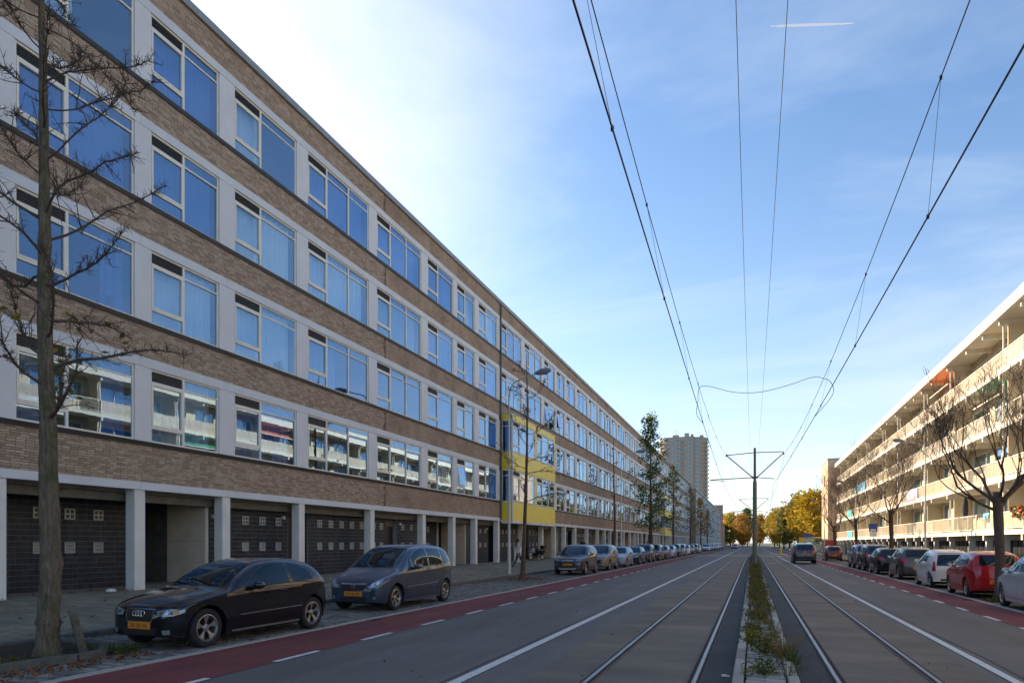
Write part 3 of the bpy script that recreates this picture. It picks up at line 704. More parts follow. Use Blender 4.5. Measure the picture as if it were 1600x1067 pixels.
for w in pat:
    r = MB(); h = 0.95
    r.box(0.03, 0.075, 0, w, h - 0.045, h).box(0.035, 0.07, 0, w, 0.07, 0.105)
    n = int(w / 0.13)
    for j in range(n + 1): r.box(0.045, 0.06, w * j / n - 0.008, w * j / n + 0.008, 0.105, h - 0.045)
    for j in range(3): r.box(0.03, 0.075, w * j / 2 - (0.02 if j else 0), w * j / 2 + (0.02 if j < 2 else 0), -0.0, h)
    gw = MB(); w0, w1 = 0.35, w - 0.45
    gw.box(-0.04, 0.05, w0, w1, 0.85, 0.92).box(-0.04, 0.05, w0, w1, 2.16, 2.23).box(-0.04, 0.05, w0, w0 + .06, 0.92, 2.16).box(-0.04, 0.05, w1 - .06, w1, 0.92, 2.16).box(-0.04, 0.04, (w0 + w1) / 2 - .03, (w0 + w1) / 2 + .03, .92, 2.16)
    dr = MB(); d0, d1 = 0.3, 1.15
    dr.box(-0.04, 0.05, d0, d1, 2.14, 2.21).box(-0.04, 0.05, d0, d0 + .06, 0, 2.14).box(-0.04, 0.05, d1 - .06, d1, 0, 2.14).box(-0.04, 0.04, d0 + .06, d1 - .06, 0, .55)
    dr.box(-0.04, 0.05, d1, w - .5, 0.85, .92).box(-0.04, 0.05, d1, w - .5, 2.14, 2.21).box(-0.04, 0.05, w - .56, w - .5, .92, 2.14)
    BAYM[w] = (r.mesh('railing', 'rail_bar'), MB().box(0.064, 0.074, 0.02, w - 0.02, 0.11, h - 0.05).mesh('railing_panel', None),
               gw.mesh('window', 'white_frame'), MB().box(0.0, 0.01, w0 + .06, w1 - .06, .92, 2.16).mesh('pane', 'gallery_glass'),
               dr.mesh('balcony_door', 'white_frame'), MB().box(0.0, 0.01, d0 + .06, d1 - .06, .55, 2.14).box(0.0, 0.01, d1, w - .56, .92, 2.14).mesh('pane', 'gallery_glass'),
               [MB().box(-0.02, -0.01, w0, w1, 0.9, 2.2).mesh('blind', 'curtain_%d' % q) for q in range(4)])
pmesh = {}
for k, z in enumerate(FL):
    top = z + 0.26
    for bi in range(len(BE) - 1):
        a, q = BE[bi]; w = pat[q]
        if a > RY1 - 1: continue
        rl_, pn, gw, pa, dr, dpa, bl = BAYM[w]
        ro = rput('railing', rl_, flats, (XR, a, top))
        mt = parap[rr.randrange(len(parap))]
        if k == 0: mt = ('parapet_3', 'parapet_5', 'parapet_0', 'parapet_1', 'parapet_3')[rr.randrange(5)] if rr.random() < 0.6 else mt
        if (w, mt) not in pmesh:
            me = pn.copy(); me.materials.clear(); me.materials.append(MATS[mt]); pmesh[(w, mt)] = me
        if rr.random() < 0.82: put('railing_panel', pmesh[(w, mt)], ro)
        # inner storey wall with opening, one bay long
        h = (FL[k + 1] if k < 3 else 13.75) - top
        wallm = MB(); wallm.box(BW, BW + 0.2, a, a + w, 0 + top, top + (0.85 if q % 2 else 0.02)).box(BW, BW + .2, a, a + w, top + 2.22, top + h)
        if q % 2: wallm.box(BW, BW + .2, a, a + .35, top + .85, top + 2.22).box(BW, BW + .2, a + w - .45, a + w, top + .85, top + 2.22)
        else: wallm.box(BW, BW + .2, a, a + .3, top + .02, top + 2.22).box(BW, BW + .2, a + w - .5, a + w, top + .02, top + 2.22).box(BW, BW + .2, a + 1.15, a + w - .5, top + .02, top + .85)
        rmb(wallm, 'balcony_wall', 'cream_wall')
        if q % 2:
            wo = rput('window', gw, flats, (BW + 0.05, a, top)); put('pane', pa, wo, (0.03, 0, 0))
        else:
            wo = rput('balcony_door', dr, flats, (BW + 0.05, a, top)); put('pane', dpa, wo, (0.03, 0, 0))
        if rr.random() < 0.7: put('curtain', bl[rr.randrange(4)], wo, (0.14, 0, 0))
        # beam end under the slab above
        zt = FL[k + 1] if k < 3 else 13.72
        rmb(MB().box(XR - 0.06, BW, a - 0.07, a + 0.07, zt - 0.30, zt - 0.003), 'beam', 'white_slab')
        if q in (0, 3):
            rmb(MB().box(XR + 0.35, BW, a - 0.05, a + 0.05, top, zt - 0.303), 'party_wall', 'cream_wall')
            rmb(MB().box(XR + 0.12, XR + 0.20, a - 0.04, a + 0.04, top, zt - 0.303), 'post', 'white_slab')
# ground floor: columns under the gallery, dark storage fronts behind
for bi in range(len(BE) - 1):
    a, q = BE[bi]
    if a > RY1 - 1: continue
    w = pat[q]
    rmb(MB().box(XR + 0.12, XR + 0.42, a - 0.11, a + 0.11, 0.1, 1.90), 'column', 'white_slab'); rmb(MB().box(XR - 0.02, BW, a - 0.10, a + 0.10, 1.90, 2.197), 'beam', 'white_slab')
    f = rmb(MB().box(BW - .1, BW + .2, a, a + w, 0.1, 2.197), 'storage_front', 'concrete_dark')
    for j in range(int(w / 0.9)): rmb(MB().box(BW - .14, BW - .105, a + .3 + j * .9, a + .3 + j * .9 + .7, 0.14, 1.85), 'storage_door', 'door_dark')
    if q % 2: rmb(MB().box(BW - .16, BW - .105, a + .25, a + w - .25, 1.90, 2.1), 'clerestory', 'grille_frame')
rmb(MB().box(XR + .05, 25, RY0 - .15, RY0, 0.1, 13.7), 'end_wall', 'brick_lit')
# things hung on or standing on balconies
def on_balc(name, mb, mat, label, cat, group=None): return tag(mb.obj(name, mat), label, cat, group)
def awning(y0, y1, k, mat, label, drop=0.65):
    zt = (FL[k + 1] if k < 3 else 13.72) - 0.32
    e = empty('awning', (XR + 0.5, y0, zt), 0, label, 'awning')
    MB().prism([(0.9, 0.0), (-0.45, -drop), (-0.45, -drop - .02), (0.9, -0.03)], 1, 0, y1 - y0).obj('canvas', mat, e)
    MB().box(-0.48, -0.43, 0, y1 - y0, -drop - .06, -drop - .0).obj('front_bar', 'white_slab', e)
awning(52.9, 57.9, 3, 'orange_cloth', 'orange awning let down under the roof of the cream flats', 0.75)
awning(42.8, 47.3, 2, 'green_cloth', 'green awning let down over a balcony behind the bare tree')
def banner(y0, y1, z0, z1, mat, label): on_balc('balcony_screen', MB().box(XR - 0.012, XR + 0.0, y0, y1, z0, z1), mat, label, 'screen').location = (-0.02, 0, 0)
banner(99.5, 103.5, FL[1] + .3, FL[1] + 1.2, 'teal_cloth', 'teal screen on a second-floor balcony at the far end'); banner(99, 103.3, FL[0] + .3, FL[0] + 1.15, 'teal_cloth', 'teal screen on a first-floor balcony at the far end')
banner(88, 96.5, FL[2] + .3, FL[2] + 1.2, 'blue_cloth', 'blue screen along a third-floor balcony at the far end'); banner(61.5, 65.5, FL[1] + .3, FL[1] + 1.2, 'lilac_cloth', 'lilac cloth hung on a second-floor balcony')
e = empty('parasol', (XR + 0.35, 50.1, FL[0] + 0.26), 0, 'closed dark parasol standing on a first-floor balcony', 'parasol')
MB().lathe([(0.02, 0.75), (0.12, 0.95), (0.17, 1.3), (0.15, 1.9), (0.05, 2.25), (0.0, 2.3)], (0, 0, 0), 2, 10).obj('canopy', 'navy_cloth', e, smooth=True); MB().tube([(0, 0, 0), (0, 0, 2.34)], 0.02, 6).obj('pole', 'grille_frame', e)
def drape(y0, y1, mat, label, seed):
    r = random.Random(seed); mb = MB(); n = 14
    for i in range(n):
        for j in range(5):
            f = lambda i_, j_: (XR + 0.05 - 0.09 * math.sin(min(1, j_ / 2.5) * 1.57) - 0.02 * math.sin(i_ * 1.3 + seed), y0 + (y1 - y0) * i_ / n, FL[0] + 0.26 + 0.99 - (0.09 * max(0, j_ - 1) * (0.7 + 0.4 * math.sin(i_ * 0.9 + seed))))
            mb.quad(f(i, j), f(i + 1, j), f(i + 1, j + 1), f(i, j + 1))
    tag(mb.obj('hanging_cloth', mat, smooth=True), label, 'cloth')
drape(45.4, 46.3, 'navy_cloth', 'dark cloth hung over the first-floor railing left of the blue one', 2); drape(44.3, 45.3, 'blue_cloth', 'blue cloth hung over the first-floor railing', 5)
for j, yy in enumerate((37.9, 38.9, 39.9)):
    fb = empty('flower_box', (XR - 0.1, yy, FL[0] + 1.0), 0, ('flower box with red and yellow blooms nearest the photo edge', 'middle one of three flower boxes on the railing', 'flower box nearest the bare tree on the railing')[j], 'flower box', 'flower boxes on the first-floor railing')
    MB().box(-0.09, 0.09, -0.35, 0.35, 0, 0.16).obj('trough', 'concrete_dark', fb)
    for mt, nn in (('plant_green', 60), ('red_flower', 70), ('yellow_flower', 25)):
        mb = MB()
        for i in range(nn):
            c = Vector((rr.uniform(-.15, .12), rr.uniform(-.38, .38), 0.1 + rr.uniform(-.25, .28))); u = Vector((rr.uniform(-1, 1), rr.uniform(-1, 1), rr.uniform(-1, 1))).normalized() * .05; v = u.orthogonal().normalized() * .05
            mb.quad(c - u - v, c + u - v, c + u + v, c - u + v)
        mb.obj('blooms' if mt != 'plant_green' else 'foliage', mt, fb)
# brick stair tower at the far end
tw = empty('stair_tower', (12.2, 117.2, 0.1), 0, 'sunlit orange brick stair tower at the end of the cream flats', 'tower')
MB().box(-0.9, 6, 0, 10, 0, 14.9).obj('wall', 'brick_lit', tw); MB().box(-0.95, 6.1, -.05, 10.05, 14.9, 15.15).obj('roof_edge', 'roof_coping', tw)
for zz in (2, 5, 8, 11): MB().box(-0.93, -0.895, 4.5, 5.6, zz, zz + 1.8).obj('slit_window', 'door_dark', tw)
# ================================================================= CARS
def lerp_list(pts, x):
    if x <= pts[0][0]: return pts[0][1]
    for (a, b), (c, d) in zip(pts, pts[1:]):
        if x <= c: return b + (d - b) * (x - a) / (c - a) if c > a else d
    return pts[-1][1]
def smooth_list(pts, x):
    # Catmull-Rom through the points, monotone enough for body lines
    n = len(pts)
    if x <= pts[0][0]: return pts[0][1]
    if x >= pts[-1][0]: return pts[-1][1]
    for i in range(n - 1):
        x0, y0 = pts[i]; x1, y1 = pts[i + 1]
        if x <= x1:
            h = x1 - x0
            def slope(k):
                if k <= 0 or k >= n - 1: j = min(max(k, 0), n - 1); a = max(j - 1, 0); b = min(j + 1, n - 1)
                else: a, b = k - 1, k + 1
                da = (pts[k][1] - pts[a][1]) / max(1e-6, pts[k][0] - pts[a][0]) if a != k else None
                db = (pts[b][1] - pts[k][1]) / max(1e-6, pts[b][0] - pts[k][0]) if b != k else None
                if da is None: return db
                if db is None: return da
                return 0 if da * db <= 0 else 2 * da * db / (da + db)
            m0, m1 = slope(i), slope(i + 1); t = (x - x0) / h
            return y0 * (1 + 2 * t) * (1 - t) ** 2 + m0 * h * t * (1 - t) ** 2 + y1 * t * t * (3 - 2 * t) + m1 * h * t * t * (t - 1)
def paint(name, col, metal=0.0, rough=0.3):
    m = NT(name); f = m.noise(m.coord(), 2.0, 4)
    m.set(color=m.ramp(f, [(0.3, tuple(c * 0.93 for c in col)), (0.7, tuple(min(1, c * 1.05) for c in col))]), metal=metal, rough=m.ramp(m.noise(m.coord(), 3, 2), [(0.3, (rough * .9,) * 3), (0.7, (rough * 1.1,) * 3)]), coat=1.0, coatr=0.03, spec=0.5 if metal else 0.12)
paint('paint_black', (0.006, 0.007, 0.012)); paint('paint_blue_grey', (0.026, 0.048, 0.085), 0.3, 0.3); paint('paint_dark_blue', (0.030, 0.036, 0.055), 0.4, 0.38)
paint('paint_beige', (0.22, 0.19, 0.16), 0.5, 0.4); paint('paint_pale_blue', (0.25, 0.29, 0.40), 0.4, 0.4); paint('paint_dark_grey', (0.05, 0.053, 0.06), 0.4, 0.4)
paint('paint_maroon', (0.085, 0.016, 0.022), 0.3, 0.4); paint('paint_silver', (0.40, 0.42, 0.46), 0.5, 0.4); paint('paint_white', (0.62, 0.63, 0.64)); paint('paint_red', (0.36, 0.012, 0.018))
paint('paint_brown', (0.08, 0.055, 0.045), 0.4, 0.4); paint('paint_steel', (0.20, 0.23, 0.30), 0.5, 0.4); paint('paint_ice', (0.46, 0.50, 0.56), 0.2, 0.35)
glass('car_glass', 0, 1, dark=(0.010, 0.014, 0.014), ior=1.62); glass('lamp_glass', 0.12, 0.8, 0.4, dark=(0.20, 0.215, 0.23)); glass('tail_glass', 0.08, 0.6, 0.4, dark=(0.38, 0.012, 0.02))
plain('tyre', (0.014, 0.014, 0.015), 0.85, bump=0.05); plain('rim_alloy', (0.38, 0.36, 0.33), 0.35, 0.8); plain('rim_grey', (0.26, 0.26, 0.27), 0.4, 0.7); plain('black_plastic', (0.012, 0.012, 0.013), 0.55); plain('seam', (0.003, 0.003, 0.004), 0.9)
plain('chrome', (0.62, 0.62, 0.64), 0.16, 1.0); plain('plate_orange', (0.62, 0.22, 0.015), 0.5, var=0.08, scale=30); plain('plate_ink', (0.40, 0.135, 0.012), 0.6, var=.3, scale=40); plain('amber', (0.5, 0.2, 0.02), 0.3)
class Hull:
    """lofted body shell; x along the car from the nose, y half width, z up"""
    def __init__(s, sp):
        s.sp = sp; s.L = sp['L']; s.top = sp['top']; s.sho = sp['sho']; s.plan = sp['plan']; s.wr = sp['wr']; s.ra = sp['wr'] + sp.get('gap', 0.055)
        s.wx = sp['wx']
        xs = sorted(set([s.L * i / 64 for i in range(65)] + [0.012, 0.03, 0.055, s.L - 0.012, s.L - 0.03, s.L - 0.055] + [w + s.ra * math.cos(a * math.pi / 14) for w in s.wx for a in range(15)]))
        s.v = []; s.f = []; n1, n2 = 11, 13; rows = n1 + n2
        for x in xs:
            w = smooth_list(s.plan, x); zs = smooth_list(s.sho, x); zt = max(zs + 0.01, smooth_list(s.top, x)); zl = s.low(x)
            zl = min(zl, zs - 0.02); col = []
            for i in range(n1):
                z = zl + (zs - zl) * i / n1; col.append((w * s.barrel(z, zs), z))
            hh = zt - zs; k = min(1, max(0, (hh - 0.12) / 0.32)); n = 2.3 + 4.2 * k; tum = 0.05 + sp.get('tum', 0.17) * k
            for i in range(n2 + 1):
                a = math.pi / 2 * i / n2; ss = math.sin(a) ** (2 / n); cc = max(0, math.cos(a)) ** (2 / n)
                col.append((w * (1 - tum * ss) * cc if i < n2 else 0.0, zs + hh * ss))
            s.v += [(x, y, z) for (y, z) in col]
        m = rows + 1; s.m = m; half = len(s.v)
        s.v += [(x, -y, z) for (x, y, z) in s.v]
        for i in range(len(xs) - 1):
            for j in range(m - 1):
                a = i * m + j; s.f.append((a, a + 1, a + m + 1, a + m)); b = half + a; s.f.append((b, b + m, b + m + 1, b + 1))
        for base, rev in ((0, False), ((len(xs) - 1) * m, True)):
            ring = [base + j for j in range(m)]; mir = [half + base + j for j in range(m)]
            for j in range(m - 1):
                q = (ring[j], mir[j], mir[j + 1], ring[j + 1]); s.f.append(q if not rev else q[::-1])
        # inward lip along the lower edge gives the wings thickness
        for side, base in ((1, 0), (-1, half)):
            i0 = len(s.v)
            for i in range(len(xs)):
                x, y, z = s.v[base + i * m]; s.v.append((x, y - 0.07 * side, z + 0.004))
            for i in range(len(xs) - 1):
                a = base + i * m; b = i0 + i; q = (a, a + m, b + 1, b); s.f.append(q if side > 0 else q[::-1])
        s.bvh = BVHTree.FromPolygons([Vector(p) for p in s.v], s.f)
    def barrel(s, z, zs):
        t = (zs - z) / max(0.2, zs - 0.18); return 1 - 0.01 * t - 0.045 * max(0, t - 0.45) ** 2 * 3 + 0.012 * math.sin(math.pi * min(1, max(0, t)))
    def low(s, x):
        z = s.sp.get('clear', 0.19) + (0.05 * max(0, 1 - x / 0.5) + 0.08 * max(0, 1 - (s.L - x) / 0.5))
        for w in s.wx:
            if abs(x - w) < s.ra: z = max(z, s.wr + math.sqrt(s.ra ** 2 - (x - w) ** 2))
        return z
    def mesh(s, mat):
        me = bpy.data.meshes.new('body'); me.from_pydata(s.v, [], s.f); me.update(); me.materials.append(MATS[mat])
        bm = bmesh.new(); bm.from_mesh(me); bmesh.ops.remove_doubles(bm, verts=bm.verts, dist=0.0006); bmesh.ops.recalc_face_normals(bm, faces=bm.faces); bm.to_mesh(me); bm.free()
        me.shade_smooth(); me.set_sharp_from_angle(angle=R(38)); return me
    def hit(s, p, d):
        h = s.bvh.ray_cast(Vector(p), Vector(d)); return h[0], h[1]
    def decal(s, poly, view, off=0.004, step=0.07, mirror=False, thick=0.010):
        """outline seen in a view ('side','front','rear','top') laid on the hull with a rim"""
        out = []
        for i in range(len(poly)):
            a = Vector(poly[i]); b = Vector(poly[(i + 1) % len(poly)]); n = max(1, int((b - a).length / step))
            out += [a + (b - a) * t / n for t in range(n)]
        N = len(out); x0 = min(p.x for p in out); x1 = max(p.x for p in out); y0 = min(p.y for p in out); y1 = max(p.y for p in out)
        pts = list(out); gx = x0 + step * .6
        while gx < x1:
            gy = y0 + step * .6
            while gy < y1:
                p = Vector((gx, gy))
                ins = False; j = N - 1
                for i in range(N):
                    if (out[i].y > p.y) != (out[j].y > p.y) and p.x < (out[j].x - out[i].x) * (p.y - out[i].y) / (out[j].y - out[i].y) + out[i].x: ins = not ins
                    j = i
                if ins and min((p - o).length for o in out) > step * .35: pts.append(p)
                gy += step
            gx += step
        v2, e2, f2, *_ = mgeo.delaunay_2d_cdt(pts, [(i, (i + 1) % N) for i in range(N)], [list(range(N))], 1, 1e-5)
        mb = MB(); ok = {}
        for i, p in enumerate(v2):
            if view == 'side': o, d = (p.x, 3, p.y), (0, -1, 0)
            elif view == 'front': o, d = (-2, p.x, p.y), (1, 0, 0)
            elif view == 'rear': o, d = (s.L + 2, p.x, p.y), (-1, 0, 0)
            else: o, d = (p.x, p.y, 4), (0, 0, -1)
            h, n = s.hit(o, d)
            if h is None: ok[i] = None; mb.v.append((0, 0, 0)); continue
            if n.dot(Vector(d)) > 0: n = -n
            ok[i] = n; mb.v.append(tuple(h + n * off))
        edge = {}
        for f in f2:
            if any(ok[i] is None for i in f): continue
            a, b, c = [Vector(mb.v[i]) for i in f[:3]]; nn = (b - a).cross(c - a); f = list(f)
            if nn.dot(ok[f[0]]) < 0: f = f[::-1]
            mb.f.append(tuple(f))
            for i in range(len(f)):
                e = (f[i], f[(i + 1) % len(f)]); edge[e] = edge.get(e, 0) + 1
        for (a, b) in [e for e in edge if (e[1], e[0]) not in edge]:
            i = len(mb.v); va, vb = Vector(mb.v[a]) - ok[a] * thick, Vector(mb.v[b]) - ok[b] * thick; mb.v += [tuple(va), tuple(vb)]; mb.f.append((b, a, i, i + 1))
        if mirror:
            n = len(mb.v); mb.v += [(x, -y, z) for (x, y, z) in mb.v]; mb.f += [tuple(n + i for i in f[::-1]) for f in mb.f[:]] ; mb.f = mb.f[len(mb.f) // 2:]
        return mb
    def ribbon(s, line, view, width=0.009, off=0.0025):
        mb = MB(); pts = []
        for (a, b) in zip(line, line[1:]):
            a, b = Vector(a), Vector(b); n = max(1, int((b - a).length / 0.06)); pts += [a + (b - a) * t / n for t in range(n)]
        pts.append(Vector(line[-1])); P_ = []
        for i, p in enumerate(pts):
            d = (pts[min(i + 1, len(pts) - 1)] - pts[max(0, i - 1)]).normalized(); q = Vector((-d.y, d.x)) * width / 2; row = []
            for c in (p - q, p + q):
                o, dd = {'side': ((c.x, 3, c.y), (0, -1, 0)), 'front': ((-2, c.x, c.y), (1, 0, 0)), 'rear': ((s.L + 2, c.x, c.y), (-1, 0, 0)), 'top': ((c.x, c.y, 4), (0, 0, -1))}[view]
                h, n = s.hit(o, dd)
                if h is None: row = None; break
                if n.dot(Vector(dd)) > 0: n = -n
                row.append(tuple(h + n * off))
            P_.append(row)
        for a, b in zip(P_, P_[1:]):
            if a and b: mb.quad(a[0], b[0], b[1], a[1])
        return mb
def flip(mb):
    m = MB(); m.v = [(x, -y, z) for (x, y, z) in mb.v]; m.f = [f[::-1] for f in mb.f]; return m
WHEELS = {}
def wheel_mesh(rad, style):
    if (rad, style) in WHEELS: return WHEELS[(rad, style)]
    w = 0.20; rr_ = rad * 0.70
    t = MB().lathe([(rr_ - .01, -w / 2 + .02), (rad * 0.90, -w / 2), (rad * 0.975, -w / 2 + .022), (rad, -w / 2 + .05), (rad, w / 2 - .05), (rad * 0.975, w / 2 - .022), (rad * 0.90, w / 2), (rr_, w / 2 - .012), (rr_ - .015, w / 2 - .03)], (0, 0, 0), 1, 32).mesh('tyre', 'tyre', smooth=True)
    mt = 'rim_grey' if style == 'five_hole' else 'rim_alloy'
    rm = MB(); y1 = w / 2 - .014
    rm.lathe([(rr_ - .005, y1 - .03), (rr_, y1), (rr_ - .018, y1 + .004), (rr_ - .03, y1 - .02), (rr_ - .035, y1 - .12)], (0, 0, 0), 1, 32)
    n = {'five_hole': 5, 'six': 6, 'multi': 8}[style]; hub = rad * 0.17
    for k in range(n):
        a = 2 * math.pi * k / n + .3
        sw = {'five_hole': 0.62, 'six': 0.36, 'multi': 0.28}[style]
        i = len(rm.v)
        for (r_, ww, yy) in ((hub, sw * .95, y1 - .035), (rr_ * .55, sw * .62, y1 - .022), (rr_ - .02, sw * (1.0 if style == 'five_hole' else .55), y1 - .012)):
            for sgn in (-1, 1):
                da = sgn * ww * (0.5 if style != 'five_hole' else 0.5); rm.v.append((r_ * math.cos(a + da), yy, r_ * math.sin(a + da))); rm.v.append((r_ * math.cos(a + da), yy - .03, r_ * math.sin(a + da)))
        for q in range(2):
            b = i + q * 4; rm.f += [(b, b + 2, b + 6, b + 4), (b, b + 4, b + 5, b + 1), (b + 2, b + 3, b + 7, b + 6)]
    rm.lathe([(0.0, y1 - .012), (hub * .6, y1 - .012), (hub * 1.15, y1 - .03), (hub * 1.2, y1 - .06)], (0, 0, 0), 1, 16)
    r_ = rm.mesh('rim', mt)
    bk = MB().lathe([(0, y1 - .10), (rr_ - .03, y1 - .10)], (0, 0, 0), 1, 20).lathe([(0, -w / 2 + .04), (rr_, -w / 2 + .03)], (0, 0, 0), 1, 20).mesh('brake_disc', 'groove_black')
    WHEELS[(rad, style)] = (t, r_, bk); return WHEELS[(rad, style)]
def car_parts(sp, name='parked_car'):
    """one car of the given design at the origin, nose towards -Y"""
    H = Hull(sp); root = empty(name, (0, 0, 0)); L = sp['L']
    def P(mb, nm, mat, parent=root, **k):
        o = mb.obj(nm, mat, parent, (0, 0, 0), **k); return o
    # shell space (x from nose, y, z) -> car space: nose to -Y
    body = put('body', H.mesh(sp['paint']), root)
    for line in sp.get('seams', []):
        mb = H.ribbon(line, 'side'); P(mb, 'door_seam', 'seam', body); P(flip(mb), 'door_seam', 'seam', body)
    for line, v in sp.get('seams2', []): P(H.ribbon(line, v), 'panel_seam', 'seam', body)
    for poly in sp['side']:
        mb = H.decal(poly, 'side'); P(mb, 'side_window', 'car_glass', smooth=True, sharp=40); P(flip(mb), 'side_window', 'car_glass', smooth=True, sharp=40)
    for poly in sp.get('trim', []):
        mb = H.decal(poly, 'side', 0.002); P(mb, 'window_trim', 'black_plastic'); P(flip(mb), 'window_trim', 'black_plastic')
    for line in sp.get('moulding', []):
        for (ln, wd, mt) in [line]:
            mb = H.ribbon(ln, 'side', wd, 0.008); P(mb, 'side_moulding', mt); P(flip(mb), 'side_moulding', mt)
    P(H.decal(sp['screen'], 'top'), 'windscreen', 'car_glass', smooth=True, sharp=40)
    P(H.decal(sp['back'], sp.get('backv', 'rear')), 'rear_window', 'car_glass', smooth=True, sharp=40)
    for nm, poly, v, mt, mir, off in sp['decals']:
        mb = H.decal(poly, v, off, 0.05); P(mb, nm, mt, smooth=True, sharp=40)
        if mir: P(flip(mb), nm, mt, smooth=True, sharp=40)
    def plate(v):
        z = sp['plate_f'] if v == 'front' else sp['plate_r']
        h, n = H.hit((-2 if v == 'front' else L + 2, 0, z), (1 if v == 'front' else -1, 0, 0))
        sx = -1 if v == 'front' else 1; x = h.x + sx * 0.014
        o = P(MB().box(min(x, x - sx * .02), max(x, x - sx * .02), -0.26, 0.26, z - .056, z + .056), 'number_plate', 'plate_orange')
        xf = x + sx * .003
        for (ya, yb) in ((-.20, -.09), (-.055, .055), (.09, .20)): P(MB().box(min(xf, x), max(xf, x), ya, yb, z - .034, z + .034), 'blurred_mark', 'plate_ink', o)
    plate('front'); plate('rear')
    for w, poly in sp.get('emblem', []):
        z, kind, mt = poly
        if kind == 'rings':
            for k in range(4):
                yy = -0.096 + k * 0.064; mb = MB(); c = []
                for q in range(17):
                    a = q / 16 * 2 * math.pi; h, n = H.hit((-2, yy + .042 * math.cos(a), z + .042 * math.sin(a)), (1, 0, 0)); c.append(h + Vector((-.018, 0, 0)))
                P(mb.tube(c, 0.007, 5, False), 'emblem_ring', mt)
        else:
            h, n = H.hit((-2 if w == 'f' else L + 2, 0, z), (1 if w == 'f' else -1, 0, 0)); sx = -1 if w == 'f' else 1
            ring = [h + Vector((sx * .014, .065 * math.cos(a * .3927), .045 * math.sin(a * .3927))) for a in range(17)]
            P(MB().tube(ring, 0.008, 5, False), 'emblem', mt)
            if kind == 'oval': P(MB().tube([h + Vector((sx * .014, -.03 + .03 * math.cos(a * .3927), .012 + .028 * math.sin(a * .3927))) + Vector((0, .03, -.012)) for a in range(17)], 0.006, 5, False), 'emblem_inner', mt)
    # mirrors, handles, wipers, exhaust floor, wheels
    mx, mz = sp['mirror']; h, n = H.hit((mx, 3, mz), (0, -1, 0))
    for sg in (1, -1):
        mb = MB()
        for k, (r0, dx) in enumerate(((.3, .0), (.85, .03), (1, .08), (.95, .15), (.75, .165))):
            for j in range(12):
                a = 2 * math.pi * j / 12; mb.v.append((h.x - .02 + dx, sg * (h.y + .13 + .095 * r0 * math.cos(a)), mz + .03 + .07 * r0 * math.sin(a)))
        for k in range(4):
            for j in range(12): mb.f.append((k * 12 + j, k * 12 + (j + 1) % 12, (k + 1) * 12 + (j + 1) % 12, (k + 1) * 12 + j))
        mb.f.append(tuple(range(11, -1, -1))); mo = P(mb, 'mirror', sp.get('mirror_mat', sp['paint']), smooth=True, sharp=50)
        gl = MB(); gl.f.append(tuple(range(12)))
        for j in range(12): gl.v.append((h.x + .147, sg * (h.y + .13 + .07 * math.cos(j * .5236)), mz + .03 + .052 * math.sin(j * .5236)))
        P(gl, 'mirror_glass', 'chrome', mo); P(MB().tube([(h.x + .04, sg * (h.y - .02), mz - .03), (h.x + .05, sg * (h.y + .08), mz - .01)], .025, 6), 'mirror_arm', 'black_plastic', mo)
    for (hx, hz) in sp['handles']:
        h, n = H.hit((hx, 3, hz), (0, -1, 0))
        for sg in (1, -1): P(MB().tube([(hx - .10, sg * (h.y - .002), hz), (hx - .06, sg * (h.y + .032), hz + .003), (hx + .06, sg * (h.y + .032), hz + .003), (hx + .10, sg * (h.y - .002), hz)], .015, 6), 'door_handle', sp.get('handle_mat', sp['paint']))
    for yy in (-.35, .25):
        c = sp['cowl']; q = [H.hit((c + .04 + t * .12, yy + t * .55, 4), (0, 0, -1))[0] + Vector((-.01, 0, .014)) for t in (0, .5, 1)]
        P(MB().tube(q, .009, 5), 'wiper', 'black_plastic')
    wmax = max(p[1] for p in sp['plan'])
    P(MB().box(.35, L - .35, -wmax + .26, wmax - .26, sp.get('clear', .19) - .02, .55).box(sp['wx'][0] + H.ra + .02, sp['wx'][1] - H.ra - .02, -wmax + .09, wmax - .09, sp.get('clear', .19) + .01, .5), 'underbody', 'seam')
    t, r_, bk = wheel_mesh(sp['wr'], sp['rim'])
    for x in sp['wx']:
        w = smooth_list(sp['plan'], x)
        for sg in (1, -1):
            wo = put('wheel', t, root, (x, sg * (w - .125), sp['wr']), (0, 0, 0 if sg > 0 else math.pi)); put('rim', r_, wo); put('brake_disc', bk, wo)
    # rotate all shell-space children into car space
    rot = Matrix.Rotation(R(90), 4, 'Z') @ Matrix.Translation((-L / 2, 0, 0))
    for o in CH[root.name]: o.matrix_basis = rot @ o.matrix_basis
    return root
def circ(y, z, r): return [(y + r * math.cos(k * .6283), z + r * math.sin(k * .6283)) for k in range(10)]
def sc(pts, a, b): return [(x * a, z * b) for (x, z) in pts]
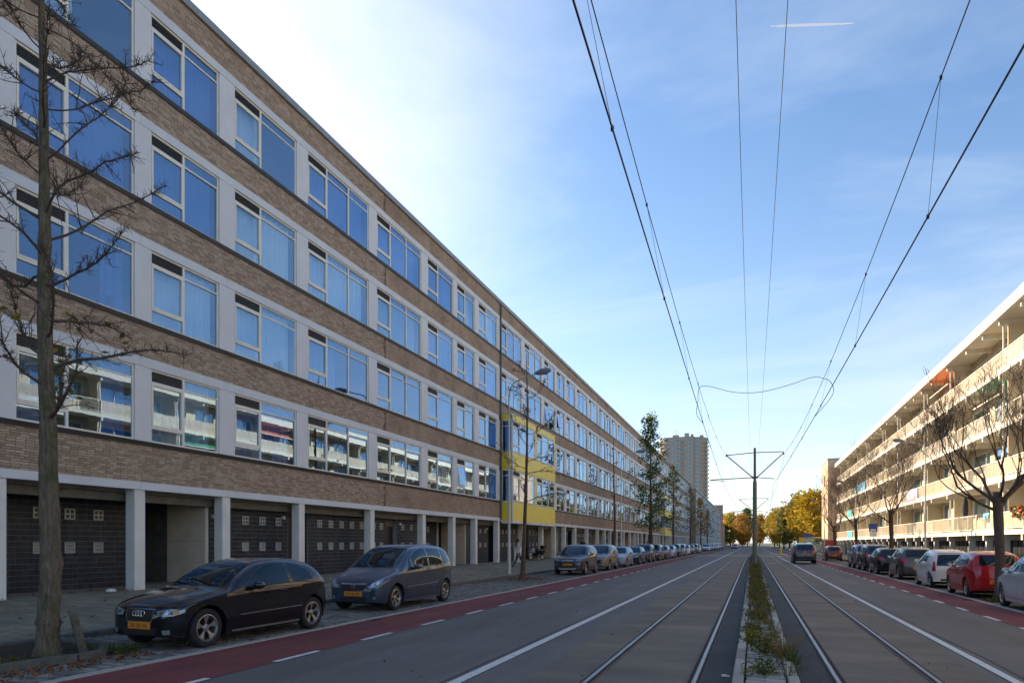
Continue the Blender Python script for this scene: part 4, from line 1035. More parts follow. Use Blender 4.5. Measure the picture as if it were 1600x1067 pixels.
HATCH3 = dict(L=4.2, wx=(.79, 3.41), wr=.318, clear=.175, tum=.20,
    top=[(0, .56), (.02, .63), (.07, .685), (.2, .745), (.5, .825), (.9, .895), (1.18, .945), (1.55, 1.155), (1.9, 1.31), (2.15, 1.375), (2.6, 1.42), (3.05, 1.405), (3.45, 1.335), (3.64, 1.275), (3.93, 1.07), (4.08, .955), (4.165, .80), (4.2, .60)],
    sho=[(0, .50), (.05, .58), (.2, .665), (.6, .755), (1.2, .855), (2.0, .895), (3.0, .925), (3.7, .945), (4.0, .905), (4.15, .75), (4.2, .55)],
    plan=[(0, .50), (.03, .62), (.09, .70), (.22, .775), (.5, .845), (.9, .875), (2.0, .885), (3.3, .88), (3.8, .835), (4.05, .745), (4.16, .64), (4.2, .53)],
    side=[[(1.62, .925), (2.72, .965), (2.70, 1.315), (2.45, 1.32), (2.18, 1.275), (1.9, 1.145)], [(2.82, .968), (3.42, .99), (3.32, 1.15), (3.12, 1.27), (2.80, 1.315)]],
    screen=[(1.26, -.66), (1.26, -.3), (1.2, 0), (1.26, .3), (1.26, .66), (1.62, .62), (1.98, .545), (2.0, .3), (1.99, 0), (2.0, -.3), (1.98, -.545), (1.62, -.62)],
    back=[(-.52, 1.04), (.52, 1.04), (.46, 1.27), (-.46, 1.27)],
    decals=[('grille_frame', [(-.335, .66), (-.31, .50), (-.285, .445), (.285, .445), (.31, .50), (.335, .66)], 'front', 'chrome', False, .004),
            ('grille', [(-.315, .645), (-.292, .50), (-.268, .462), (.268, .462), (.292, .50), (.315, .645)], 'front', 'black_plastic', False, .009),
            ('headlight', [(.38, .625), (.42, .545), (.70, .555), (.80, .60), (.795, .655), (.62, .665)], 'front', 'lamp_glass', True, .004),
            ('lower_intake', [(-.40, .36), (.40, .36), (.36, .245), (-.36, .245)], 'front', 'black_plastic', False, .003), ('headlamp_reflector', circ(.50, .605, .038), 'front', 'chrome', True, .008), ('headlamp_reflector', circ(.61, .61, .036), 'front', 'chrome', True, .008), ('indicator', circ(.725, .61, .032), 'front', 'amber', True, .008),
            ('fog_light', [(.52, .33), (.66, .34), (.66, .27), (.54, .26)], 'front', 'lamp_glass', True, .004),
            ('taillight', [(3.98, .78), (4.14, .76), (4.12, .93), (4.0, .95)], 'side', 'tail_glass', True, .005),
            ('taillight', [(.42, .75), (.72, .76), (.70, .93), (.45, .92)], 'rear', 'tail_glass', True, .005)],
    seams=[[(1.42, .30), (1.36, .60), (1.42, .85)], [(2.76, .955), (2.80, .7), (2.78, .45), (2.70, .28)], [(1.42, .28), (2.70, .28)]],
    seams2=[([(.22, -.66), (.7, -.70), (1.15, -.70)], 'top'), ([(.22, .66), (.7, .70), (1.15, .70)], 'top')],
    moulding=[([(1.45, .475), (2.7, .50), (3.05, .505)], .018, 'chrome'), ([(1.30, .215), (3.0, .225)], .035, 'rim_alloy')],
    emblem=[('f', (.585, 'rings', 'chrome'))], plate_f=.395, plate_r=.62, mirror=(1.72, .93), mirror_mat='paint_black', handles=[(2.52, .83)], cowl=1.24, rim='five_hole', paint='paint_black')
MPV = dict(L=4.24, wx=(.76, 3.55), wr=.315, clear=.19, tum=.16,
    top=[(0, .58), (.02, .66), (.08, .74), (.3, .85), (.6, .94), (.88, 1.02), (1.3, 1.27), (1.65, 1.47), (1.9, 1.565), (2.3, 1.625), (2.8, 1.64), (3.3, 1.62), (3.8, 1.56), (3.98, 1.48), (4.08, 1.25), (4.14, 1.0), (4.2, .8), (4.24, .6)],
    sho=[(0, .5), (.06, .62), (.3, .76), (.8, .90), (1.3, .965), (2.2, .995), (3.4, 1.03), (3.9, 1.03), (4.1, .93), (4.2, .75), (4.24, .55)],
    plan=[(0, .50), (.03, .63), (.09, .71), (.22, .785), (.5, .85), (.9, .875), (2.0, .885), (3.3, .88), (3.9, .84), (4.12, .76), (4.2, .66), (4.24, .54)],
    side=[[(1.32, 1.03), (1.55, 1.04), (1.55, 1.30), (1.45, 1.20)], [(1.62, 1.035), (2.45, 1.06), (2.45, 1.53), (2.2, 1.515), (1.9, 1.44), (1.62, 1.28)], [(2.53, 1.062), (3.32, 1.085), (3.26, 1.51), (2.53, 1.53)], [(3.40, 1.09), (3.86, 1.12), (3.80, 1.38), (3.66, 1.47), (3.34, 1.505)]],
    screen=[(.98, -.68), (.95, -.3), (.93, 0), (.95, .3), (.98, .68), (1.35, .66), (1.80, .56), (1.84, .3), (1.85, 0), (1.84, -.3), (1.80, -.56), (1.35, -.66)],
    back=[(-.55, 1.08), (.55, 1.08), (.52, 1.45), (-.52, 1.45)],
    decals=[('grille', [(-.36, .66), (-.30, .52), (.30, .52), (.36, .66)], 'front', 'black_plastic', False, .005),
            ('grille_bar', [(-.37, .695), (-.37, .665), (0, .655), (.37, .665), (.37, .695), (0, .685)], 'front', 'chrome', False, .009),
            ('headlight', [(.40, .60), (.48, .575), (.68, .60), (.765, .70), (.745, .80), (.62, .755)], 'front', 'lamp_glass', True, .005),
            ('lower_intake', [(-.42, .36), (.42, .36), (.36, .25), (-.36, .25)], 'front', 'black_plastic', False, .004), ('headlamp_reflector', circ(.56, .655, .05), 'front', 'chrome', True, .009), ('headlamp_reflector', circ(.66, .70, .045), 'front', 'chrome', True, .009),
            ('fog_light', [(.56, .37), (.63, .38), (.64, .32), (.57, .31)], 'front', 'lamp_glass', True, .006),
            ('taillight', [(3.98, .85), (4.16, .86), (4.1, 1.15), (4.0, 1.12)], 'side', 'tail_glass', True, .005),
            ('taillight', [(.50, .82), (.74, .82), (.70, 1.14), (.58, 1.12)], 'rear', 'tail_glass', True, .005)],
    seams=[[(1.22, .30), (1.20, .7), (1.34, .98)], [(2.49, 1.05), (2.50, .7), (2.46, .30)], [(3.36, 1.08), (3.36, .85), (3.12, .58), (3.05, .32)], [(1.22, .29), (3.05, .29)]],
    seams2=[([(.25, -.64), (.6, -.70), (.9, -.72)], 'top'), ([(.25, .64), (.6, .70), (.9, .72)], 'top')],
    moulding=[([(1.25, .56), (2.5, .585), (3.0, .60)], .02, 'rim_grey')],
    emblem=[('f', (.625, 'oval', 'chrome'))], plate_f=.44, plate_r=.72, mirror=(1.55, 1.03), handles=[(2.34, .93), (3.25, .96)], cowl=.95, rim='six', paint='paint_blue_grey')
SUV = dict(L=4.1, wx=(.80, 3.34), wr=.345, clear=.24, tum=.15, gap=.06,
    top=[(0, .66), (.02, .76), (.07, .86), (.2, .93), (.6, 1.0), (1.0, 1.06), (1.35, 1.28), (1.65, 1.48), (1.9, 1.585), (2.3, 1.64), (2.9, 1.65), (3.5, 1.60), (3.8, 1.54), (3.95, 1.32), (4.03, 1.05), (4.07, .85), (4.1, .62)],
    sho=[(0, .56), (.06, .72), (.25, .85), (.8, .96), (1.3, 1.005), (2.2, 1.03), (3.3, 1.07), (3.8, 1.06), (4.0, .93), (4.1, .58)],
    plan=[(0, .52), (.03, .65), (.09, .73), (.2, .80), (.45, .86), (.9, .885), (2.0, .89), (3.2, .885), (3.75, .84), (4.0, .76), (4.07, .66), (4.1, .55)],
    side=[[(1.42, 1.06), (2.35, 1.09), (2.35, 1.53), (2.1, 1.52), (1.8, 1.42), (1.5, 1.19)], [(2.43, 1.092), (3.22, 1.12), (3.12, 1.50), (2.43, 1.53)], [(3.30, 1.13), (3.66, 1.18), (3.56, 1.42), (3.20, 1.485)]],
    screen=[(1.08, -.68), (1.04, -.3), (1.03, 0), (1.04, .3), (1.08, .68), (1.4, .66), (1.80, .56), (1.84, .3), (1.85, 0), (1.84, -.3), (1.80, -.56), (1.4, -.66)],
    back=[(-.56, 1.12), (.56, 1.12), (.52, 1.48), (-.52, 1.48)],
    decals=[('upper_grille', [(-.34, .80), (-.34, .76), (.34, .76), (.34, .80)], 'front', 'chrome', False, .006),
            ('grille', [(-.46, .68), (-.38, .43), (.38, .43), (.46, .68)], 'front', 'black_plastic', False, .005),
            ('headlight', [(.44, .82), (.46, .76), (.72, .79), (.80, .86), (.76, .90), (.6, .87)], 'front', 'lamp_glass', True, .005),
            ('bumper_lip', [(-.5, .38), (.5, .38), (.44, .29), (-.44, .29)], 'front', 'rim_alloy', False, .006),
            ('fog_light', [(.58, .60), (.68, .62), (.68, .54), (.6, .53)], 'front', 'lamp_glass', True, .006),
            ('taillight', [(3.86, .88), (4.03, .88), (3.98, 1.12), (3.86, 1.12)], 'side', 'tail_glass', True, .005),
            ('taillight', [(.50, .84), (.74, .85), (.71, 1.10), (.56, 1.08)], 'rear', 'tail_glass', True, .005),
            ('rear_bumper', [(-.6, .58), (.6, .58), (.58, .40), (-.58, .40)], 'rear', 'black_plastic', False, .006)],
    seams=[[(1.25, .36), (1.24, .7), (1.36, 1.0)], [(2.39, 1.08), (2.40, .7), (2.36, .36)], [(3.24, 1.12), (3.2, .85), (2.95, .62), (2.9, .38)]],
    moulding=[([(1.2, .34), (2.2, .345), (2.95, .36)], .10, 'black_plastic')],
    emblem=[('f', (.72, 'ring', 'chrome')), ('r', (.95, 'ring', 'chrome'))], plate_f=.57, plate_r=.78, mirror=(1.62, 1.08), handles=[(2.22, .96), (3.08, 1.0)], cowl=1.06, rim='six', paint='paint_dark_blue')
HATCH5 = dict(L=4.05, wx=(.80, 3.35), wr=.31, clear=.18, tum=.18,
    top=[(0, .56), (.02, .64), (.07, .71), (.2, .78), (.55, .87), (.9, .94), (1.1, .98), (1.5, 1.22), (1.85, 1.39), (2.1, 1.445), (2.5, 1.475), (3.0, 1.465), (3.5, 1.41), (3.72, 1.36), (3.9, 1.12), (3.98, .97), (4.02, .8), (4.05, .58)],
    sho=[(0, .5), (.05, .6), (.2, .70), (.6, .80), (1.2, .90), (2.0, .935), (3.0, .965), (3.6, .98), (3.88, .93), (4.0, .76), (4.05, .54)],
    plan=[(0, .50), (.03, .62), (.09, .70), (.22, .775), (.5, .835), (.9, .86), (2.0, .87), (3.2, .865), (3.7, .825), (3.93, .745), (4.02, .65), (4.05, .53)],
    side=[[(1.52, .965), (2.32, .99), (2.32, 1.375), (2.1, 1.365), (1.82, 1.25)], [(2.40, .992), (3.12, 1.015), (3.02, 1.35), (2.40, 1.378)], [(3.19, 1.02), (3.52, 1.06), (3.42, 1.24), (3.10, 1.33)]],
    screen=[(1.17, -.66), (1.13, -.3), (1.12, 0), (1.13, .3), (1.17, .66), (1.5, .63), (1.90, .54), (1.93, .3), (1.94, 0), (1.93, -.3), (1.90, -.54), (1.5, -.63)],
    back=[(-.56, 1.03), (.56, 1.03), (.50, 1.34), (-.50, 1.34)],
    decals=[('grille', [(-.42, .62), (-.40, .57), (.40, .57), (.42, .62)], 'front', 'black_plastic', False, .005),
            ('headlight', [(.44, .665), (.46, .565), (.70, .59), (.80, .67), (.74, .73), (.56, .70)], 'front', 'lamp_glass', True, .005),
            ('lower_intake', [(-.48, .36), (.48, .36), (.42, .25), (-.42, .25)], 'front', 'black_plastic', False, .004),
            ('fog_light', [(.56, .36), (.66, .37), (.66, .30), (.58, .29)], 'front', 'lamp_glass', True, .006),
            ('taillight', [(3.80, .80), (3.98, .78), (3.94, .97), (3.80, .98)], 'side', 'tail_glass', True, .005),
            ('taillight', [(.45, .78), (.73, .79), (.72, .96), (.5, .94)], 'rear', 'tail_glass', True, .005),
            ('rear_lip', [(-.5, .36), (.5, .36), (.46, .29), (-.46, .29)], 'rear', 'black_plastic', False, .005)],
    seams=[[(1.30, .30), (1.28, .62), (1.38, .90)], [(2.36, .98), (2.36, .65), (2.32, .30)], [(3.15, 1.01), (3.12, .8), (2.94, .56), (2.88, .32)], [(1.3, .29), (2.9, .29)]],
    seams2=[([(-.62, .74), (-.66, .98)], 'rear'), ([(.62, .74), (.66, .98)], 'rear')],
    emblem=[('f', (.64, 'ring', 'chrome')), ('r', (.87, 'ring', 'chrome'))], plate_f=.44, plate_r=.52, mirror=(1.62, .98), handles=[(2.2, .87), (3.03, .90)], cowl=1.14, rim='multi', paint='paint_red')
CITY = dict(HATCH5); CITY.update(L=3.56, wx=(.66, 3.08), wr=.295,
    top=[(x * .87 if x < 3.4 else 3.56 - (4.05 - x) * .8, z * 1.005) for x, z in HATCH5['top']], sho=[(x * 3.56 / 4.05, z) for x, z in HATCH5['sho']], plan=[(x * 3.56 / 4.05, y * .955) for x, y in HATCH5['plan']],
    side=[[(1.34, .965), (2.08, .99), (2.08, 1.365), (1.86, 1.355), (1.6, 1.24)], [(2.15, .992), (2.85, 1.015), (2.78, 1.33), (2.15, 1.365)]],
    screen=[(x * .875, y * .955) for x, y in HATCH5['screen']], back=[(-.60, .86), (.60, .86), (.50, 1.34), (-.50, 1.34)],
    decals=[(n, [(a * .87, b) for a, b in p] if v == 'side' else [(a * .955, b) for a, b in p], v, m_, mi, o) for n, p, v, m_, mi, o in HATCH5['decals'] if n != 'taillight'] + [('taillight', [(.63, .66), (.745, .66), (.70, 1.02), (.63, 1.02)], 'rear', 'tail_glass', True, .006)],
    seams=[[(1.14, .30), (1.12, .62), (1.2, .90)], [(2.12, .98), (2.12, .65), (2.08, .30)], [(2.88, 1.01), (2.85, .8), (2.62, .56), (2.56, .32)]], seams2=[],
    emblem=[('f', (.64, 'ring', 'chrome')), ('r', (.74, 'ring', 'chrome'))], mirror=(1.42, .98), handles=[(1.97, .87), (2.74, .90)], cowl=1.0, plate_r=.60, paint='paint_white')
def short_ends(sp, fa, ra):
    # shorter overhangs, wheelbase kept
    w0, w1 = sp['wx']; L = sp['L']; d = w0 * (1 - fa)
    g = lambda x: (x * fa if x < w0 else x - d if x < w1 else (x - w1) * ra + w1 - d)
    sp['L'] = g(L); sp['wx'] = (g(w0), g(w1))
    for k in ('top', 'sho', 'plan', 'screen'): sp[k] = [(g(x), z) for x, z in sp[k]]
    for k in ('side', 'seams'): sp[k] = [[(g(x), z) for x, z in p] for p in sp[k]]
    sp['moulding'] = [([(g(x), z) for x, z in p], a, b) for p, a, b in sp['moulding']]
    sp['seams2'] = [([(g(x), z) for x, z in p], v) if v == 'top' else (p, v) for p, v in sp['seams2']]
    sp['decals'] = [(n, [(g(x), z) for x, z in p] if v in ('side', 'top') else p, v, m_, mi, o) for n, p, v, m_, mi, o in sp['decals']]
    sp['mirror'] = (g(sp['mirror'][0]), sp['mirror'][1]); sp['handles'] = [(g(x), z) for x, z in sp['handles']]; sp['cowl'] = g(sp['cowl'])
short_ends(HATCH3, .80, .80); short_ends(MPV, .90, .95)
PROTO = {}
for nm, sp in (('hatch3', HATCH3), ('mpv', MPV), ('suv', SUV), ('hatch5', HATCH5), ('city', CITY)): PROTO[nm] = (car_parts(sp), sp, [0])
def car(kind, x, y, paintm, label, group, away=False, scale=1.0, name='parked_car', rz=0.0, sy=1.0, sx=1.0):
    root, sp, used = PROTO[kind]
    r = root if not used[0] else copy_tree(root); used[0] = 1
    r.name = name; r.location = (x, y, 0.018); r.rotation_euler = (0, 0, (math.pi if away else 0) + rz); r.scale = (scale * sx, scale * sy, scale)
    tag(r, label, 'car', group)
    return r, sp, paintm
BODYM = {}
def finish_car(t):
    r, sp, pm = t
    def walk(o):
        if o.data and o.data.materials and o.data.materials[0] == MATS[sp['paint']] and pm != sp['paint']:
            k = (o.data.name, pm)
            if k not in BODYM:
                me = o.data.copy(); me.materials[0] = MATS[pm]; BODYM[k] = me
            o.data = BODYM[k]
        for c in CH.get(r_name(o), []): walk(c)
    walk(r); return r
def r_name(o): return o.name
GL = 'cars parked along the left kerb'; GR = 'cars parked along the right kerb'
def left(kind, y, pm, label, x=-9.42, **k): return car(kind, x, y, pm, label, GL, **k)
CARS = [
 left('hatch3', 10.05, 'paint_black', 'black three-door hatchback with grey wheels parked nearest the foreground tree', -9.26, scale=1.02, sx=.93, sy=.99, rz=R(-2.6)),
 left('mpv', 16.55, 'paint_blue_grey', 'blue-grey tall people carrier parked behind the black hatchback', -9.46, scale=1.04, sx=.95),
 left('suv', 36.9, 'paint_dark_blue', 'dark blue compact SUV with silver bumper lip, first car past the lamp post'),
 left('suv', 43.2, 'paint_beige', 'beige crossover parked right behind the dark blue SUV'),
 left('hatch5', 49.5, 'paint_pale_blue', 'pale blue hatchback third past the lamp post'),
 left('hatch5', 55.6, 'paint_black', 'black hatchback behind the pale blue one'),
 left('suv', 61.5, 'paint_dark_grey', 'dark grey crossover under the leafy green tree'),
 left('mpv', 68.0, 'paint_maroon', 'maroon people carrier under the leafy green tree'),
 left('hatch5', 74.0, 'paint_maroon', 'maroon hatchback behind the maroon people carrier'),
 left('hatch5', 80.5, 'paint_silver', 'silver hatchback behind the maroon hatchback'),
 left('mpv', 86.5, 'paint_black', 'black people carrier behind the silver hatchback'),
 left('mpv', 93.5, 'paint_steel', 'steel blue people carrier beside the far yellow bay'),
 left('city', 101, 'paint_white', 'small white car far along the left kerb'),
 left('hatch5', 108, 'paint_dark_blue', 'dark blue hatchback far along the left kerb'),
 left('suv', 115, 'paint_dark_grey', 'dark grey SUV far along the left kerb'),
 left('hatch5', 122, 'paint_silver', 'silver hatchback ending the first row of left parked cars'),
]
for i in range(9):
    CARS.append(left(('hatch5', 'mpv', 'suv')[i % 3], 150 + i * 7.4, ('paint_ice', 'paint_steel', 'paint_pale_blue', 'paint_dark_blue', 'paint_silver')[i % 5], 'distant car, number %s in the far left row' % ('first', 'second', 'third', 'fourth', 'fifth', 'sixth', 'seventh', 'eighth', 'ninth')[i]))
def right(kind, y, pm, label, x=7.30, **k): return car(kind, x - .09, y, pm, label, GR, away=True, sx=.89, **k)
CARS += [
 right('hatch5', 20.85, 'paint_ice', 'pale silver hatchback cut by the right photo edge', 7.28, sy=.82),
 right('hatch5', 26.0, 'paint_red', 'red hatchback parked just left of the bare tree', 7.24, sy=.76),
 right('city', 31.1, 'paint_white', 'small white car with black tailgate glass behind the red hatchback', 7.26, sy=.88),
 right('hatch5', 37.5, 'paint_dark_grey', 'dark grey hatchback between the white and the black car', 7.42, scale=1.04, sy=.8),
 right('hatch5', 42.9, 'paint_black', 'black estate-like hatchback fourth from the bare tree', 7.28, sy=.85),
 right('suv', 48.0, 'paint_dark_blue', 'dark blue SUV behind the black hatchback on the right', 7.36, sy=.85),
 right('suv', 53.0, 'paint_steel', 'steel grey SUV farthest in the right row', 7.42, sy=.85),
 right('hatch5', 73.0, 'paint_maroon', 'maroon hatchback standing alone before the red cabinet', 7.5),
]
CARS.append(car('suv', 4.1, 62.5, 'paint_brown', 'dark SUV driving away in the right lane', 'moving cars', away=True, name='driving_car', scale=1.05))
CARS.append(car('hatch5', -5.0, 205, 'paint_silver', 'distant silver car driving towards the camera', 'moving cars', name='driving_car'))
for t in CARS: finish_car(t)
# ================================================================= TRAM WIRES AND POLES
rs = random.Random(31)
plain('pole_green', (0.115, 0.145, 0.115), 0.6, var=0.2, scale=2); plain('pole_grey', (0.46, 0.47, 0.48), 0.5, 0.2, var=0.12); plain('wire_dark', (0.012, 0.012, 0.016), 0.5); plain('wire_copper', (0.03, 0.022, 0.02), 0.45, 0.3); plain('arm_yellow', (0.30, 0.31, 0.20), 0.5, var=0.15)
plain('lamp_head', (0.16, 0.17, 0.18), 0.4, 0.3)
POLES = [-2.0, 52.3, 106.0, 160, 214, 268, 322]
def tram_pole(y, label):
    e = empty('tram_pole', (0.15, y, 0.0), 0, label, 'pole', 'tram poles on the median')
    MB().lathe([(0.21, 0.03), (0.21, 0.14), (0.175, 0.2), (0.17, 1.0), (0.14, 6.1), (0.135, 6.25), (0.095, 6.35), (0.085, 8.75), (0.0, 8.78)], (0, 0, 0), 2, 16).obj('mast', 'pole_green', e, smooth=True, sharp=40)
    MB().tube([(-2.0, 0, 8.30), (0, 0, 8.42), (1.95, 0, 8.40)], 0.032, 6).obj('top_arm', 'pole_green', e)
    for s, x in ((-1, -2.0), (1, 1.95)): MB().tube([(x, 0, 8.3), (s * 0.16, 0, 6.6)], 0.04, 6).obj('brace', 'pole_green', e); MB().lathe([(0.0, -.1), (.05, -.08), (.06, 0), (.05, .08), (0, .1)], (x, 0, 8.28), 2, 8).obj('insulator', 'wire_dark', e)
    MB().tube([(-0.1, 0, 6.58), (-3.2, 0, 6.50)], 0.035, 6).obj('left_arm', 'arm_yellow', e); MB().tube([(-3.15, 0, 6.47), (-2.05, 0, 6.38)], 0.02, 5).obj('steady_arm', 'arm_yellow', e)
    MB().tube([(0.1, 0, 6.58), (1.35, 0, 6.45)], 0.028, 6).obj('right_arm', 'pole_green', e)
    MB().lathe([(.0, 6.5), (.2, 6.52), (.2, 6.66), (0, 6.68)], (0, 0, 0), 2, 12).obj('collar', 'pole_green', e)
    return e
for i, y in enumerate(POLES[1:]): tram_pole(y, ('tall green tram pole standing nearest in the middle of the tracks', 'second tram pole behind the nearest one', 'third tram pole far down the median', 'fourth tram pole far down the median', 'fifth tram pole far down the median', 'last tram pole far down the median')[i])
def lin2(a, b, t): return a + (b - a) * t
def catenary(side, label):
    e = empty('overhead_line', (0, 0, 0), 0, label, 'wire', 'tram overhead wires')
    con = []; mes = []; SPX = {}
    for i in range(len(POLES) - 1):
        y0, y1 = POLES[i], POLES[i + 1]; ev = i % 2 == 0
        if side < 0: c0, c1 = ((-1.2, -2.02) if ev else (-2.02, -1.2)); m0, m1 = -1.6, -1.85
        else: c0, c1 = ((2.28, 1.42) if ev else (1.42, 2.28)); m0, m1 = 2.2, 2.1
        for k in range(12):
            t = k / 12; yy = lin2(y0, y1, t); con.append((lin2(c0, c1, t), yy, 5.92 - 0.10 * 4 * t * (1 - t) + 0.12 * abs(2 * t - 1) ** 2)); mes.append((lin2(m0, m1, t), yy, 8.32 - 1.28 * 4 * t * (1 - t)))
    MB().tube(con, 0.0105, 5).obj('contact_wire', 'wire_copper', e); MB().tube(mes, 0.0075, 5).obj('messenger_wire', 'wire_dark', e)
    def at(lst, y):
        for a, b in zip(lst, lst[1:]):
            if a[1] <= y <= b[1]: t = (y - a[1]) / (b[1] - a[1]); return tuple(lin2(a[k], b[k], t) for k in range(3))
        return lst[-1]
    ys = [6.4, 11.2, 16.8, 23, 29, 36, 42, 47.5] if side < 0 else [9.5, 15.2, 21.5, 28, 34, 40.5, 46.5]
    clamp = MB().lathe([(0, -.035), (.014, -.028), (.019, 0), (.014, .028), (0, .035)], (0, 0, 0), 2, 6).mesh('clamp', 'wire_dark')
    for y in ys + [60 + 6.5 * q for q in range(14)]:
        a = at(con, y + 0.25); b = at(mes, y)
        MB().tube([a, b], 0.0035, 3).obj('dropper', 'wire_dark', e); put('clamp', clamp, e, a); put('clamp', clamp, e, b)
    return con, mes, at
cl, ml, at_ = catenary(-1, 'pair of tram wires above the left track'); cr, mr_, _ = catenary(1, 'pair of tram wires above the right track')
j = 23.6; A = at_(cl, j); B = at_(ml, j); C_ = at_(mr_, j); D_ = at_(cr, j)
ctrl = [A, (A[0] - .22, j, A[2] + .35), (A[0] - .18, j, A[2] + .75), B, (B[0] + .35, j, B[2] + .02), (-0.6, j, 6.82), (0.25, j, 6.76), (1.1, j, 6.92), (C_[0] - .35, j, C_[2] + .06), C_, (C_[0] + .22, j, C_[2] - .16), (C_[0] + .26, j, C_[2] - .55), D_]
pts = []
for i in range(len(ctrl) - 1):
    p0, p1, p2, p3 = [Vector(ctrl[min(max(i + k, 0), len(ctrl) - 1)]) for k in (-1, 0, 1, 2)]
    for t in (0, .25, .5, .75): pts.append(0.5 * ((2 * p1) + (p2 - p0) * t + (2 * p0 - 5 * p1 + 4 * p2 - p3) * t * t + (3 * p1 - p0 - 3 * p2 + p3) * t ** 3))
tag(MB().tube(pts + [Vector(D_)], 0.009, 5).obj('jumper_cable', 'wire_dark'), 'curved jumper cable looping across between the tram wires', 'cable')
for x0, lb in ((-0.21, 'left one of the two thin feeder wires rising straight overhead'), (0.44, 'right one of the two thin feeder wires rising straight overhead')):
    p = []
    for i in range(len(POLES) - 1):
        for k in range(8): t = k / 8; p.append((x0, lin2(POLES[i], POLES[i + 1], t), 9.3 - 0.5 * 4 * t * (1 - t)))
    tag(MB().tube(p, 0.0052, 4).obj('feeder_wire', 'wire_dark'), lb, 'wire', 'feeder wires')
# ================================================================= STREET LAMPS
def lamp_proto():
    e = empty('street_lamp', (0, 0, 0))
    MB().lathe([(.0, 0), (.095, 0), (.09, 1.3), (.075, 1.4), (.06, 5), (.045, 9.2)], (0, 0, 0), 2, 12).obj('pole', 'pole_grey', e, smooth=True, sharp=40)
    arc = [(0, 0, 9.15)] + [(0.55 * (1 - math.cos(a * .26)), 0, 9.2 + 0.85 * math.sin(a * .26)) for a in range(1, 6)] + [(1.25, 0, 10.25), (1.5, 0, 10.33)]
    MB().tube(arc, [.045] * 3 + [.035] * (len(arc) - 3), 8).obj('arm', 'pole_grey', e, smooth=True)
    h = MB(); 
    for k, (x, w, z0, z1) in enumerate(((1.42, .05, 10.28, 10.36), (1.55, .12, 10.26, 10.42), (1.8, .17, 10.27, 10.50), (2.1, .16, 10.32, 10.53), (2.26, .08, 10.40, 10.50))): h.v += [(x, -w, z0), (x, w, z0), (x, w * .8, z1), (x, -w * .8, z1)]
    for k in range(4):
        for q in range(4): h.f.append((k * 4 + q, k * 4 + (q + 1) % 4, k * 4 + 4 + (q + 1) % 4, k * 4 + 4 + q))
    h.f += [(3, 2, 1, 0), (16, 17, 18, 19)]; ho = h.obj('lamp_head', 'lamp_head', e, smooth=True, sharp=50); MB().box(1.6, 2.1, -.11, .11, 10.245, 10.27).obj('lens', 'lamp_glass', ho)
    return e
lp = lamp_proto(); GLAMP = 'street lamps'
def lamp(o, x, y, z, right, s, label):
    o.location = (x, y, z); o.rotation_euler = (0, 0, math.pi if right else 0); o.scale = (s, s, s); tag(o, label, 'street lamp', GLAMP)
lamp(lp, -11.95, 32.6, 0.14, False, 1.0, 'grey street lamp beside the slim tree and the yellow bay')
for i, y in enumerate((64, 96, 128, 160, 192)): lamp(copy_tree(lp), -11.95, y, 0.14, False, 1.0, ('second left street lamp before the leafy green tree', 'third left street lamp along the parked cars', 'fourth left street lamp in the distance', 'fifth left street lamp in the distance', 'sixth left street lamp in the distance')[i])
for i, y in enumerate((44.4, 72, 102, 150, 185)): lamp(copy_tree(lp), 9.4, y, 0.12, True, 0.735 if i < 3 else 0.95, ('grey street lamp nearest on the right, before the cream flats', 'second right street lamp before the cream flats', 'third right street lamp by the stair tower', 'right street lamp among the yellow trees', 'farthest right street lamp among the yellow trees')[i])
# parking sign
plain('sign_blue', (0.02, 0.06, 0.28), 0.4); plain('sign_red', (0.40, 0.03, 0.03), 0.5); plain('sign_yellow', (0.65, 0.42, 0.02), 0.5)
sg = empty('parking_sign', (9.15, 60.5, 0.12), 0, 'blue sign with a white lower plate on a thin post by the right kerb', 'sign')
MB().tube([(0, 0, 0), (0, 0, 3.3)], .035, 8).obj('post', 'pole_grey', sg); MB().box(-.30, .30, -.05, -.02, 2.55, 3.2).obj('panel', 'sign_blue', sg)
MB().box(-.26, .26, -.05, -.02, 2.15, 2.52).obj('lower_panel', 'white_letter', sg); MB().box(-.2, .2, -.054, -.051, 2.62, 2.74).obj('pale_band', 'white_letter', sg)
rc = empty('red_cabinet', (9.2, 92, 0.12), 0, 'red cabinet standing behind the maroon car', 'cabinet'); MB().box(-.6, .6, -.4, .4, .05, 1.9).obj('body', 'sign_red', rc); MB().box(-.5, .5, -.42, -.405, .9, 1.75).obj('door', 'sign_red', rc); MB().box(-.62, .62, -.42, .42, 1.9, 1.96).obj('lid', 'concrete_dark', rc)
ys_ = empty('yellow_panel_post', (6.9, 110, 0.0), 0, 'yellow box sign on a post behind the driving SUV', 'sign'); MB().tube([(0, 0, 0), (0, 0, 1.7)], .06, 8).obj('post', 'pole_grey', ys_); MB().box(-.28, .28, -.15, .15, 1.5, 2.6).obj('box', 'sign_yellow', ys_)
isl = empty('traffic_island', (3.75, 103, 0.0), 0, 'kerbed traffic island with a yellow bollard right of the tracks', 'traffic island')
MB().prism([(-.7, -2), (.7, -2), (.9, -1.4), (.9, 1.4), (.6, 2.2), (-.6, 2.2), (-.9, 1.4), (-.9, -1.4)], 2, 0, .14).obj('kerb', 'concrete', isl); MB().lathe([(.18, .14), (.16, .9), (.17, 1.0), (.1, 1.06), (0, 1.07)], (0, -1.2, 0), 2, 12).obj('bollard', 'sign_yellow', isl)
sh = empty('shelter', (10.3, 128, 0.12), 0, 'pale shelter with a blue sign under the yellow trees', 'shelter')
